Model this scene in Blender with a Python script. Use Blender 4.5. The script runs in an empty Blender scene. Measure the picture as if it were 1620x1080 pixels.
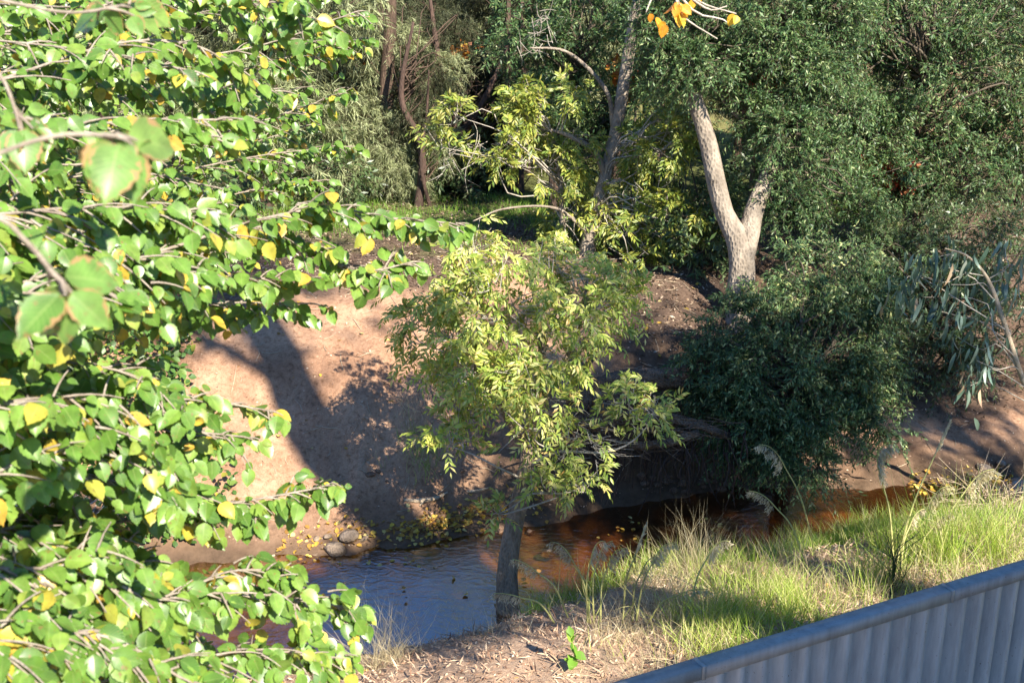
import bpy, math
import numpy as np
from mathutils import Vector

rng = np.random.default_rng(7)
scene = bpy.context.scene
COL = scene.collection
R = math.radians

# ------------------------------------------------------------------ camera maths
CAM = np.array([0.0, 0.0, 6.5])
PITCH = R(17.0)
F = 1737.0
CP, SP = math.cos(PITCH), math.sin(PITCH)

def at(px, py, t):
    u = (px - 810.0) / F
    v = (540.0 - py) / F
    return CAM + t * np.array([u, CP + v * SP, -SP + v * CP])

SUN_AZ = R(148.0)          # towards the sun, clockwise from +Y
SUN_EL = R(38.5)
SUNV = np.array([math.sin(SUN_AZ) * math.cos(SUN_EL), math.cos(SUN_AZ) * math.cos(SUN_EL), math.sin(SUN_EL)])

# ------------------------------------------------------------------ numpy helpers
def nrm(a):
    return a / np.maximum(np.linalg.norm(a, axis=-1, keepdims=True), 1e-9)

def hash2(ix, iy, seed):
    h = (ix.astype(np.int64) * 374761393 + iy.astype(np.int64) * 668265263 + seed * 974634777) & 0xFFFFFFFF
    h = ((h ^ (h >> 13)) * 1274126177) & 0xFFFFFFFF
    h = h ^ (h >> 16)
    return (h & 0xFFFF) / 65535.0

def vnoise(x, y, seed=0):
    x = np.asarray(x, float); y = np.asarray(y, float)
    ix = np.floor(x); iy = np.floor(y)
    fx = x - ix; fy = y - iy
    fx = fx * fx * (3 - 2 * fx); fy = fy * fy * (3 - 2 * fy)
    a = hash2(ix, iy, seed); b = hash2(ix + 1, iy, seed)
    c = hash2(ix, iy + 1, seed); d = hash2(ix + 1, iy + 1, seed)
    return (a + (b - a) * fx) * (1 - fy) + (c + (d - c) * fx) * fy

def fbm(x, y, seed=0, oct=4):
    s = 0; a = 0.5
    for i in range(oct):
        s = s + a * (vnoise(x, y, seed + i * 17) - 0.5)
        x = np.asarray(x) * 2.03; y = np.asarray(y) * 2.03; a *= 0.5
    return s

class Geo:
    def __init__(self):
        self.v = []; self.f = {}; self.uv = []; self.n = 0
    def add(self, v, faces, uv=None):
        v = np.asarray(v, float).reshape(-1, 3)
        for fa in faces:
            fa = np.asarray(fa, np.int64)
            if fa.size:
                self.f.setdefault(fa.shape[1], []).append(fa + self.n)
        self.v.append(v)
        self.uv.append(np.zeros((len(v), 2)) if uv is None else np.asarray(uv, float).reshape(-1, 2))
        self.n += len(v)
    def build(self, name, mat, parent=None, smooth=True, attrs=None):
        me = bpy.data.meshes.new(name)
        v = np.concatenate(self.v) if self.v else np.zeros((0, 3))
        uv = np.concatenate(self.uv) if self.uv else np.zeros((0, 2))
        loops = []; starts = []; tot = 0
        for k, lst in self.f.items():
            fa = np.concatenate(lst)
            loops.append(fa.ravel()); starts.append(tot + np.arange(len(fa)) * k); tot += fa.size
        loops = np.concatenate(loops); starts = np.concatenate(starts)
        me.vertices.add(len(v)); me.vertices.foreach_set("co", v.astype(np.float32).ravel())
        me.loops.add(len(loops)); me.loops.foreach_set("vertex_index", loops.astype(np.int32))
        me.polygons.add(len(starts)); me.polygons.foreach_set("loop_start", starts.astype(np.int32))
        if smooth:
            me.polygons.foreach_set("use_smooth", np.ones(len(starts), bool))
        me.update(calc_edges=True)
        l = me.uv_layers.new(name="UVMap")
        l.data.foreach_set("uv", uv[loops].astype(np.float32).ravel())
        if attrs:
            for an, av in attrs.items():
                a = me.attributes.new(an, 'FLOAT', 'POINT')
                a.data.foreach_set("value", np.asarray(av, np.float32))
        me.validate()
        if mat is not None:
            me.materials.append(mat)
        o = bpy.data.objects.new(name, me)
        COL.objects.link(o)
        if parent is not None:
            o.parent = parent
            o.matrix_parent_inverse = parent.matrix_basis.inverted()
        return o

def tubes(geo, P, Rr, sides=5, cap=True):
    """P (n,m,3) polylines, Rr (n,m) radii."""
    P = np.asarray(P, float); Rr = np.asarray(Rr, float)
    if P.ndim == 2:
        P = P[None]; Rr = Rr[None]
    n, m, _ = P.shape
    T = np.empty_like(P)
    T[:, 1:-1] = P[:, 2:] - P[:, :-2]; T[:, 0] = P[:, 1] - P[:, 0]; T[:, -1] = P[:, -1] - P[:, -2]
    T = nrm(T)
    D = nrm(P[:, -1] - P[:, 0])
    ref = np.where(np.abs(D[:, 2:3]) > 0.8, np.array([[1.0, 0.13, 0]]), np.array([[0.0, 0.1, 1.0]]))
    X = nrm(np.cross(T, ref[:, None, :])); Y = np.cross(T, X)
    ang = np.arange(sides) / sides * 2 * np.pi
    V = P[:, :, None, :] + Rr[:, :, None, None] * (X[:, :, None, :] * np.cos(ang)[None, None, :, None] + Y[:, :, None, :] * np.sin(ang)[None, None, :, None])
    uv = np.zeros((n, m, sides, 2)); uv[..., 0] = np.arange(sides)[None, None, :] / sides
    L = np.concatenate([np.zeros((n, 1)), np.cumsum(np.linalg.norm(P[:, 1:] - P[:, :-1], axis=-1), axis=1)], axis=1)
    uv[..., 1] = L[:, :, None]
    i = np.arange(m - 1)[:, None]; j = np.arange(sides)[None, :]
    q = np.stack([i * sides + j, i * sides + (j + 1) % sides, (i + 1) * sides + (j + 1) % sides, (i + 1) * sides + j], -1).reshape(-1, 4)
    faces = (np.arange(n)[:, None, None] * (m * sides) + q[None]).reshape(-1, 4)
    fl = [faces]
    if cap and sides in (5, 6, 8, 10, 12, 14):
        c0 = np.arange(sides)[::-1]; c1 = (m - 1) * sides + np.arange(sides)
        fl.append(np.concatenate([(np.arange(n)[:, None] * (m * sides) + c0[None]), (np.arange(n)[:, None] * (m * sides) + c1[None])]))
    geo.add(V.reshape(-1, 3), fl, uv.reshape(-1, 2))

def spline(pts, m):
    """Catmull-Rom through pts (k,d) to m samples."""
    pts = np.asarray(pts, float)
    k = len(pts)
    if k == 2:
        s = np.linspace(0, 1, m)[:, None]
        return pts[0] * (1 - s) + pts[1] * s
    e = np.concatenate([[2 * pts[0] - pts[1]], pts, [2 * pts[-1] - pts[-2]]])
    s = np.linspace(0, k - 1 - 1e-6, m)
    i = s.astype(int); f = (s - i)[:, None]
    p0, p1, p2, p3 = e[i], e[i + 1], e[i + 2], e[i + 3]
    return 0.5 * (2 * p1 + (p2 - p0) * f + (2 * p0 - 5 * p1 + 4 * p2 - p3) * f ** 2 + (3 * p1 - p0 - 3 * p2 + p3) * f ** 3)

def rough_tube(geo, pts, radii, m=24, sides=12, rough=0.08, seed=1, flare=None):
    """One trunk or log with lumpy section."""
    P = spline(pts, m); rr = np.interp(np.linspace(0, 1, m), np.linspace(0, 1, len(radii)), radii)
    T = np.gradient(P, axis=0); T = nrm(T)
    D = nrm(P[-1] - P[0])
    ref = np.array([1.0, 0.13, 0]) if abs(D[2]) > 0.75 else np.array([0, 0.1, 1.0])
    X = nrm(np.cross(T, ref[None])); Y = np.cross(T, X)
    ang = np.arange(sides) / sides * 2 * np.pi
    L = np.concatenate([[0], np.cumsum(np.linalg.norm(np.diff(P, axis=0), axis=1))])
    A, LL = np.meshgrid(ang, L)
    nz = fbm(np.cos(A) * 1.4 + LL * 1.3, np.sin(A) * 1.4 + LL * 0.8, seed, 4) * 2 * rough * 4
    lob = 1 + nz
    rad = rr[:, None] * lob
    if flare:
        fl, fh = flare
        rad = rad + rr[0] * fl * np.exp(-LL / fh) * (0.6 + 0.5 * np.sin(A * 4 + seed) ** 2)
    V = P[:, None] + rad[..., None] * (X[:, None] * np.cos(ang)[None, :, None] + Y[:, None] * np.sin(ang)[None, :, None])
    i = np.arange(m - 1)[:, None]; j = np.arange(sides)[None, :]
    q = np.stack([i * sides + j, i * sides + (j + 1) % sides, (i + 1) * sides + (j + 1) % sides, (i + 1) * sides + j], -1).reshape(-1, 4)
    caps = np.array([np.arange(sides)[::-1], (m - 1) * sides + np.arange(sides)])
    geo.add(V.reshape(-1, 3), [q, caps])

# leaf templates: x across, y along, z normal
def blade(ys, ws, fold=0.12, bend=-0.15, asym=0.0, serr=0.0):
    v = []; uv = []
    for k, (y, w) in enumerate(zip(ys, ws)):
        wl = w * (1 + asym); wr = w * (1 - asym)
        s = serr if k % 2 else -serr
        z = bend * y * y
        v += [(-wl * (1 + s), y + (0.02 if k % 2 else 0) , z + fold * w), (0, y, z), (wr * (1 + s), y + (0.02 if k % 2 else 0), z + fold * w)]
        uv += [(0, y), (0.5, y), (1, y)]
    f = []
    for k in range(len(ys) - 1):
        a = k * 3; b = a + 3
        f += [(a + 1, a, b, b + 1), (a + 2, a + 1, b + 1, b + 2)]
    return np.array(v), [np.array(f)], np.array(uv)

_ys = np.array([0.0, .06, .13, .21, .29, .37, .45, .53, .61, .69, .77, .85, .92, 1.0])
_ws = np.array([.03, .18, .27, .325, .355, .365, .36, .34, .31, .265, .205, .13, .06, .0])
ELM_NEAR = blade(_ys, _ws, 0.22, -0.16, 0.06, 0.045)
ELM = blade([0, .14, .32, .52, .72, .88, 1], [.02, .26, .35, .35, .25, .10, 0], 0.22, -0.18, 0.05)
ELM_FAR = blade([0, .3, .7, 1], [.03, .37, .30, .0], 0.2, -0.15)
LANCE = blade([0, .45, 1], [.01, .16, .0], 0.3, -0.12)
EUC = blade([0, .2, .5, .8, 1], [.01, .085, .10, .06, 0], 0.15, -0.3, 0.25)
def diamond(w, bend=0.1):
    return (np.array([(0, 0, 0), (w, .45, bend), (0, 1, 0), (-w, .45, bend)]), [np.array([(0, 1, 2, 3)])], np.array([(.5, 0), (1, .45), (.5, 1), (0, .45)]))
OLIVE = diamond(.14, .05)
ROUND = diamond(.34, .1)
SPIKE = diamond(.10, .03)
NEEDLE = (np.array([(-.5, 0, 0), (.5, 0, 0), (.35, .6, -.05), (0, 1, -.18), (-.35, .6, -.05)]) * np.array([.05, 1, 1]), [np.array([(0, 1, 2, 3, 4)])], np.array([(0, 0), (1, 0), (1, .6), (.5, 1), (0, .6)]))
GRASS = (np.array([(-.5, 0, 0), (.5, 0, 0), (-.42, .4, .05), (.42, .4, .05), (-.28, .75, .22), (.28, .75, .22), (0, 1, .45)]) * np.array([.022, 1, 1]),
         [np.array([(0, 1, 3, 2), (2, 3, 5, 4)]), np.array([(4, 5, 6)])], np.array([(0, 0), (1, 0), (0, .4), (1, .4), (0, .75), (1, .75), (.5, 1)]))

def place(geo, tpl, P, A, N, S, W=None):
    v, faces, uv = tpl
    A = nrm(A); N = N - (N * A).sum(-1, keepdims=True) * A; N = nrm(N)
    X = np.cross(A, N)
    S = np.asarray(S, float).reshape(-1, 1, 1)
    W = S if W is None else np.asarray(W, float).reshape(-1, 1, 1)
    V = P[:, None] + W * X[:, None] * v[None, :, 0:1] + S * A[:, None] * v[None, :, 1:2] + S * N[:, None] * v[None, :, 2:3]
    n = len(P); k = len(v)
    off = (np.arange(n) * k)[:, None, None]
    fl = [(off + f[None]).reshape(-1, f.shape[1]) for f in faces]
    geo.add(V.reshape(-1, 3), fl, np.tile(uv, (n, 1)))

def rnd(n):
    return nrm(rng.normal(size=(n, 3)))

UP = np.array([0, 0, 1.0])

def perp(T):
    r = rng.normal(size=T.shape)
    r = r - (r * T).sum(-1, keepdims=True) * T
    return nrm(r)

def twig_leaves(geo, wood, B, D, L, k, tpl, ll, droop=0.3, along=0.6, side=0.8, hang=0.3, light=0.7, jit=0.6, r=0.004):
    """n twigs from B along D with k leaves each."""
    n = len(B); D = nrm(D)
    s = (np.arange(k) + rng.random((n, k))) / k
    s = 0.12 + 0.88 * s
    P = B[:, None] + D[:, None] * (L[:, None] * s)[..., None]
    P[..., 2] -= droop * L[:, None] * s ** 2
    T = np.repeat(D[:, None], k, 1).copy(); T[..., 2] -= 2 * droop * s; T = nrm(T)
    Sd = perp(T.reshape(-1, 3)); T = T.reshape(-1, 3); P = P.reshape(-1, 3)
    A = nrm(T * along + Sd * side - UP * hang + rng.normal(size=T.shape) * 0.15)
    N = SUNV * light * 0.6 + UP * light * 0.6 + rng.normal(size=T.shape) * jit
    S = rng.uniform(ll[0], ll[1], len(P))
    place(geo, tpl, P, A, N, S)
    if wood is not None:
        ss = np.array([0, .5, 1.0])
        TP = B[:, None] + D[:, None] * (L[:, None] * ss)[..., None]
        TP[..., 2] -= droop * L[:, None] * ss ** 2
        tubes(wood, TP, np.tile(np.array([r, r * .75, r * .4]), (n, 1)), 3)

def pinnate_leaves(geo, P, A, N, L, pairs=4, ls=(.085, .12), tpl=LANCE, droop=0.35):
    """compound leaves: rachis from P along A, leaflets in pairs plus a terminal one."""
    A = nrm(A); N = N - (N * A).sum(-1, keepdims=True) * A; N = nrm(N); X = np.cross(A, N)
    n = len(P)
    for i in range(pairs + 1):
        s = 0.25 + 0.75 * i / pairs
        base = P + A * (L * s)[:, None]; base[:, 2] -= droop * L * s * s
        T = A.copy(); T[:, 2] -= 2 * droop * s; T = nrm(T)
        for sg in ((-1, 1) if i < pairs else (0,)):
            ax = T * (0.75 if sg else 1) + X * sg * 0.75 - UP * 0.15 + rng.normal(size=(n, 3)) * 0.12
            place(geo, tpl, base, ax, N + rng.normal(size=(n, 3)) * 0.3, rng.uniform(ls[0], ls[1], n) * (1 - .25 * abs(s - .6)))
    return

def ellip(c, r, n, shell=0.5):
    d = rnd(n)
    rad = rng.random(n) ** (1 / 3.0)
    rad = shell * (0.55 + 0.45 * rad) + (1 - shell) * rad
    return np.asarray(c) + d * rad[:, None] * np.asarray(r), d

# ------------------------------------------------------------------ object helpers
def tag(o, label=None, cat=None, group=None, kind=None):
    if label: o["label"] = label
    if cat: o["category"] = cat
    if group: o["group"] = group
    if kind: o["kind"] = kind
    return o

def thing(name, label, cat, loc=(0, 0, 0), group=None):
    o = bpy.data.objects.new(name, None); COL.objects.link(o)
    o.location = Vector([float(a) for a in loc]); o.empty_display_size = 0.1
    bpy.context.view_layer.update()
    return tag(o, label, cat, group)

# ------------------------------------------------------------------ materials
def new_mat(name):
    m = bpy.data.materials.new(name); m.use_nodes = True
    nt = m.node_tree; nt.nodes.clear()
    out = nt.nodes.new("ShaderNodeOutputMaterial")
    return m, nt, out

def node(nt, typ, **kw):
    n = nt.nodes.new(typ)
    for k, v in kw.items():
        if k.startswith("i_"):
            n.inputs[k[2:]].default_value = v
        else:
            setattr(n, k, v)
    return n

def ramp(nt, stops, interp='LINEAR'):
    n = nt.nodes.new("ShaderNodeValToRGB"); cr = n.color_ramp; cr.interpolation = interp
    while len(cr.elements) < len(stops): cr.elements.new(0.5)
    for e, (p, c) in zip(cr.elements, stops):
        e.position = p; e.color = (*c, 1)
    return n

def leaf_mat(name, stops, trans=0.35, rough=0.42, spec=0.5, veins=False, edge=0.0, tcol=(1.25, 1.15, 0.6)):
    m, nt, out = new_mat(name)
    L = nt.links.new
    g = node(nt, "ShaderNodeNewGeometry")
    r = ramp(nt, stops); L(g.outputs["Random Per Island"], r.inputs[0])
    col = r.outputs[0]
    # mottling
    nz = node(nt, "ShaderNodeTexNoise"); nz.inputs["Scale"].default_value = 35 if veins else 3
    tc = node(nt, "ShaderNodeNewGeometry"); L(tc.outputs["Position"], nz.inputs["Vector"])
    mm = node(nt, "ShaderNodeMapRange"); mm.inputs["To Min"].default_value = 0.72; mm.inputs["To Max"].default_value = 1.28
    mm.inputs["From Min"].default_value = 0.3; mm.inputs["From Max"].default_value = 0.7
    L(nz.outputs["Fac"], mm.inputs["Value"])
    mx = node(nt, "ShaderNodeMix", data_type='RGBA', blend_type='MULTIPLY'); mx.inputs["Factor"].default_value = 1
    L(col, mx.inputs["A"]); L(mm.outputs[0], mx.inputs["B"]); col = mx.outputs["Result"]
    bump_in = None
    if veins:
        uv = node(nt, "ShaderNodeUVMap"); sp = node(nt, "ShaderNodeSeparateXYZ"); L(uv.outputs[0], sp.inputs[0])
        def mth(op, a, b=None):
            n = node(nt, "ShaderNodeMath", operation=op)
            for i, q in enumerate((a, b)):
                if q is None: continue
                if isinstance(q, (int, float)): n.inputs[i].default_value = q
                else: L(q, n.inputs[i])
            return n.outputs[0]
        ax = mth('ABSOLUTE', mth('SUBTRACT', sp.outputs[0], 0.5))      # 0..0.5
        ph = mth('FRACT', mth('MULTIPLY', mth('SUBTRACT', sp.outputs[1], mth('MULTIPLY', ax, 0.5)), 10.0))
        vein = mth('LESS_THAN', ph, 0.13)
        mid = mth('LESS_THAN', ax, 0.022)
        both = mth('MAXIMUM', vein, mid)
        mv = node(nt, "ShaderNodeMix", data_type='RGBA'); L(mth('MULTIPLY', both, 0.4), mv.inputs["Factor"])
        L(col, mv.inputs["A"]); mv.inputs["B"].default_value = (0.34, 0.42, 0.14, 1); col = mv.outputs["Result"]
        bump_in = ph
        n3 = node(nt, "ShaderNodeTexNoise"); n3.inputs["Scale"].default_value = 75; n3.inputs["Detail"].default_value = 2; L(tc.outputs["Position"], n3.inputs["Vector"])
        bl = node(nt, "ShaderNodeMix", data_type='RGBA'); L(mth('MULTIPLY', mth('GREATER_THAN', n3.outputs["Fac"], .685), .8), bl.inputs["Factor"]); L(col, bl.inputs["A"])
        bl.inputs["B"].default_value = (.22, .14, .05, 1); col = bl.outputs["Result"]
        if edge > 0:
            n2 = node(nt, "ShaderNodeTexNoise"); n2.inputs["Scale"].default_value = 45; L(tc.outputs["Position"], n2.inputs["Vector"])
            em = mth('GREATER_THAN', mth('ADD', ax, mth('MULTIPLY', n2.outputs["Fac"], 0.55)), 0.78 - edge)
            me_ = node(nt, "ShaderNodeMix", data_type='RGBA'); L(em, me_.inputs["Factor"]); L(col, me_.inputs["A"])
            me_.inputs["B"].default_value = (0.36, 0.23, 0.10, 1); col = me_.outputs["Result"]
    pb = node(nt, "ShaderNodeBsdfPrincipled"); pb.inputs["Roughness"].default_value = rough
    pb.inputs["Specular IOR Level"].default_value = spec
    L(col, pb.inputs["Base Color"])
    if bump_in is not None:
        b = node(nt, "ShaderNodeBump"); b.inputs["Strength"].default_value = 0.25; b.inputs["Distance"].default_value = 0.002
        L(bump_in, b.inputs["Height"]); L(b.outputs[0], pb.inputs["Normal"])
    tr = node(nt, "ShaderNodeBsdfTranslucent")
    mt = node(nt, "ShaderNodeMix", data_type='RGBA', blend_type='MULTIPLY'); mt.inputs["Factor"].default_value = 1
    L(col, mt.inputs["A"]); mt.inputs["B"].default_value = (*tcol, 1); L(mt.outputs["Result"], tr.inputs["Color"])
    ms = node(nt, "ShaderNodeMixShader"); ms.inputs[0].default_value = trans
    L(pb.outputs[0], ms.inputs[1]); L(tr.outputs[0], ms.inputs[2]); L(ms.outputs[0], out.inputs[0])
    return m

def bark_mat(name, c1, c2, scale=6, stretch=0.25, bump=0.5, rough=0.9):
    m, nt, out = new_mat(name); L = nt.links.new
    g = node(nt, "ShaderNodeNewGeometry")
    mp = node(nt, "ShaderNodeMapping"); mp.inputs["Scale"].default_value = (1, 1, stretch); L(g.outputs["Position"], mp.inputs["Vector"])
    n1 = node(nt, "ShaderNodeTexNoise"); n1.inputs["Scale"].default_value = scale; n1.inputs["Detail"].default_value = 8; n1.inputs["Roughness"].default_value = 0.65
    L(mp.outputs[0], n1.inputs["Vector"])
    n2 = node(nt, "ShaderNodeTexVoronoi"); n2.inputs["Scale"].default_value = scale * 5; L(mp.outputs[0], n2.inputs["Vector"])
    r = ramp(nt, [(0.3, c1), (0.7, c2)]); L(n1.outputs["Fac"], r.inputs[0])
    mx = node(nt, "ShaderNodeMix", data_type='RGBA', blend_type='MULTIPLY'); mx.inputs["Factor"].default_value = 0.55
    L(r.outputs[0], mx.inputs["A"])
    rr = ramp(nt, [(0.0, (.35, .33, .3)), (0.5, (1, 1, 1))]); L(n2.outputs["Distance"], rr.inputs[0]); L(rr.outputs[0], mx.inputs["B"])
    pb = node(nt, "ShaderNodeBsdfPrincipled"); pb.inputs["Roughness"].default_value = rough; pb.inputs["Specular IOR Level"].default_value = 0.25
    L(mx.outputs["Result"], pb.inputs["Base Color"])
    ad = node(nt, "ShaderNodeMath", operation='ADD'); L(n1.outputs["Fac"], ad.inputs[0]); L(n2.outputs["Distance"], ad.inputs[1])
    b = node(nt, "ShaderNodeBump"); b.inputs["Strength"].default_value = bump; b.inputs["Distance"].default_value = 0.03
    L(ad.outputs[0], b.inputs["Height"]); L(b.outputs[0], pb.inputs["Normal"]); L(pb.outputs[0], out.inputs[0])
    return m

def chip_mat(name, stops, rough=0.85, trans=0.0):
    m, nt, out = new_mat(name); L = nt.links.new
    g = node(nt, "ShaderNodeNewGeometry"); r = ramp(nt, stops); L(g.outputs["Random Per Island"], r.inputs[0])
    pb = node(nt, "ShaderNodeBsdfPrincipled"); pb.inputs["Roughness"].default_value = rough; pb.inputs["Specular IOR Level"].default_value = 0.2
    L(r.outputs[0], pb.inputs["Base Color"])
    if trans:
        tr = node(nt, "ShaderNodeBsdfTranslucent"); L(r.outputs[0], tr.inputs[0])
        ms = node(nt, "ShaderNodeMixShader"); ms.inputs[0].default_value = trans
        L(pb.outputs[0], ms.inputs[1]); L(tr.outputs[0], ms.inputs[2]); L(ms.outputs[0], out.inputs[0])
    else:
        L(pb.outputs[0], out.inputs[0])
    return m

M = {}
M['elm'] = leaf_mat('elm_leaf', [(0, (.06, .14, .018)), (.3, (.105, .215, .028)), (.6, (.145, .265, .040)), (.87, (.21, .32, .05)), (.915, (.36, .36, .05)), (.965, (.58, .42, .05)), (1, (.55, .33, .05))], .36, .36, .6, True)
M['elm_near'] = leaf_mat('elm_leaf_brown_edged', [(0, (.08, .17, .03)), (.5, (.12, .24, .05)), (1, (.18, .28, .06))], .34, .36, .5, True, 0.055)
M['elm_autumn'] = leaf_mat('elm_leaf_orange', [(0, (.70, .20, .03)), (.5, (.75, .36, .03)), (1, (.60, .55, .06))], .5, .45, .4, True)
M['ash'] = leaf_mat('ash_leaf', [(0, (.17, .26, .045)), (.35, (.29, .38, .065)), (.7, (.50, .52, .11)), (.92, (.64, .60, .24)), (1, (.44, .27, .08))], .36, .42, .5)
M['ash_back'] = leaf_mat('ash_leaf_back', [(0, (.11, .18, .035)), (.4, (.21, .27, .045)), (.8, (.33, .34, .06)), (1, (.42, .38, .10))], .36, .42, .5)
M['olive'] = leaf_mat('olive_leaf', [(0, (.030, .07, .024)), (.4, (.06, .12, .04)), (.75, (.11, .185, .065)), (.92, (.20, .27, .10)), (1, (.34, .38, .19))], .28, .45, .38)  # palest stops paint sunlit glints into a few leaves
M['olive_bank'] = leaf_mat('olive_leaf_bank', [(0, (.04, .085, .03)), (.45, (.075, .14, .048)), (.8, (.13, .20, .075)), (.9, (.30, .34, .13)), (1, (.44, .46, .19))], .24, .45, .38)
M['euc'] = leaf_mat('gum_leaf', [(0, (.07, .125, .09)), (.6, (.11, .175, .13)), (.93, (.18, .24, .19)), (1, (.40, .25, .15))], .22, .35, .5)
M['shrub'] = leaf_mat('shrub_leaf', [(0, (.045, .085, .03)), (.5, (.08, .13, .045)), (1, (.15, .19, .08))], .25, .4, .5)
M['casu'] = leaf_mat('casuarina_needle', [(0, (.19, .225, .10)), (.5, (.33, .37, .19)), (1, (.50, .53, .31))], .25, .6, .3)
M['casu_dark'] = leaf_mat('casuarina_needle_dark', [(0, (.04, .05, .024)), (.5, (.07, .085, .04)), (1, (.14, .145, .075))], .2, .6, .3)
M['wood'] = leaf_mat('woodland_leaf', [(0, (.03, .06, .02)), (.5, (.06, .10, .03)), (1, (.13, .17, .05))], .25, .5, .4)
M['autumn'] = leaf_mat('autumn_leaf', [(0, (.30, .08, .02)), (.5, (.46, .17, .03)), (1, (.42, .34, .06))], .35, .5, .4)
M['redleaf'] = leaf_mat('red_leaf', [(0, (.30, .05, .03)), (.6, (.45, .10, .05)), (1, (.45, .22, .10))], .4, .5, .4)
M['ivy'] = leaf_mat('ivy_leaf', [(0, (.05, .11, .025)), (.5, (.09, .18, .035)), (.9, (.16, .24, .05)), (1, (.5, .4, .05))], .3, .42, .5)
M['grass'] = leaf_mat('grass_blade', [(0, (.20, .33, .04)), (.4, (.32, .46, .065)), (.7, (.48, .54, .13)), (1, (.70, .63, .33))], .4, .5, .35)
M['lawn'] = leaf_mat('lawn_blade', [(0, (.09, .21, .025)), (.6, (.18, .34, .04)), (1, (.30, .42, .07))], .4, .5, .35)
M['dry'] = leaf_mat('dry_grass', [(0, (.38, .30, .16)), (.5, (.58, .48, .28)), (1, (.74, .66, .44))], .35, .6, .3, tcol=(1, 1, .9))
M['plume'] = leaf_mat('seed_plume', [(0, (.52, .44, .27)), (.5, (.70, .61, .41)), (1, (.82, .75, .56))], .4, .6, .3, tcol=(1, 1, .9))
M['stalk'] = leaf_mat('green_stalk', [(0, (.32, .38, .10)), (.5, (.50, .50, .18)), (1, (.66, .58, .30))], .3, .5, .3)
M['bark_pale'] = bark_mat('bark_pale', (.15, .12, .092), (.37, .305, .235), 5, .6, .7)
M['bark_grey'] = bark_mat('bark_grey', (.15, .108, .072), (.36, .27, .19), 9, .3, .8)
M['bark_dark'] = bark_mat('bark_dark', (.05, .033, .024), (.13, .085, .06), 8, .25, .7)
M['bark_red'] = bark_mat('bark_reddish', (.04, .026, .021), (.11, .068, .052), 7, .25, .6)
M['twig'] = bark_mat('twig_grey', (.28, .24, .19), (.50, .45, .38), 20, 1, .2)
M['twig_dark'] = bark_mat('twig_brown', (.06, .047, .033), (.15, .12, .085), 20, 1, .2)
M['log'] = bark_mat('old_log', (.08, .05, .033), (.30, .20, .135), 6, 1.5, 1.2)
M['stick'] = bark_mat('stick', (.30, .22, .14), (.52, .42, .30), 14, 1, .3)
M['rock'] = bark_mat('river_stone', (.15, .105, .07), (.38, .29, .21), 7, 1, .4)
M['rock_dark'] = bark_mat('damp_stone', (.10, .06, .04), (.26, .16, .10), 9, 1, .4)
M['render'] = bark_mat('house_render', (.50, .46, .40), (.60, .56, .50), 3, 1, .1)
M['litter'] = chip_mat('leaf_litter', [(0, (.06, .04, .025)), (.5, (.16, .105, .065)), (.85, (.30, .22, .15)), (1, (.45, .36, .27))])
M['yellow'] = chip_mat('fallen_leaf', [(0, (.22, .12, .04)), (.3, (.45, .24, .05)), (.7, (.62, .42, .06)), (1, (.60, .48, .20))], .7, .2)
M['mulch'] = chip_mat('bark_mulch', [(0, (.20, .11, .07)), (.4, (.42, .27, .18)), (.8, (.52, .37, .25)), (1, (.66, .53, .37))])
M['twig_elm'] = bark_mat('elm_twig', (.17, .13, .10), (.36, .31, .25), 20, 1, .2)

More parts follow.
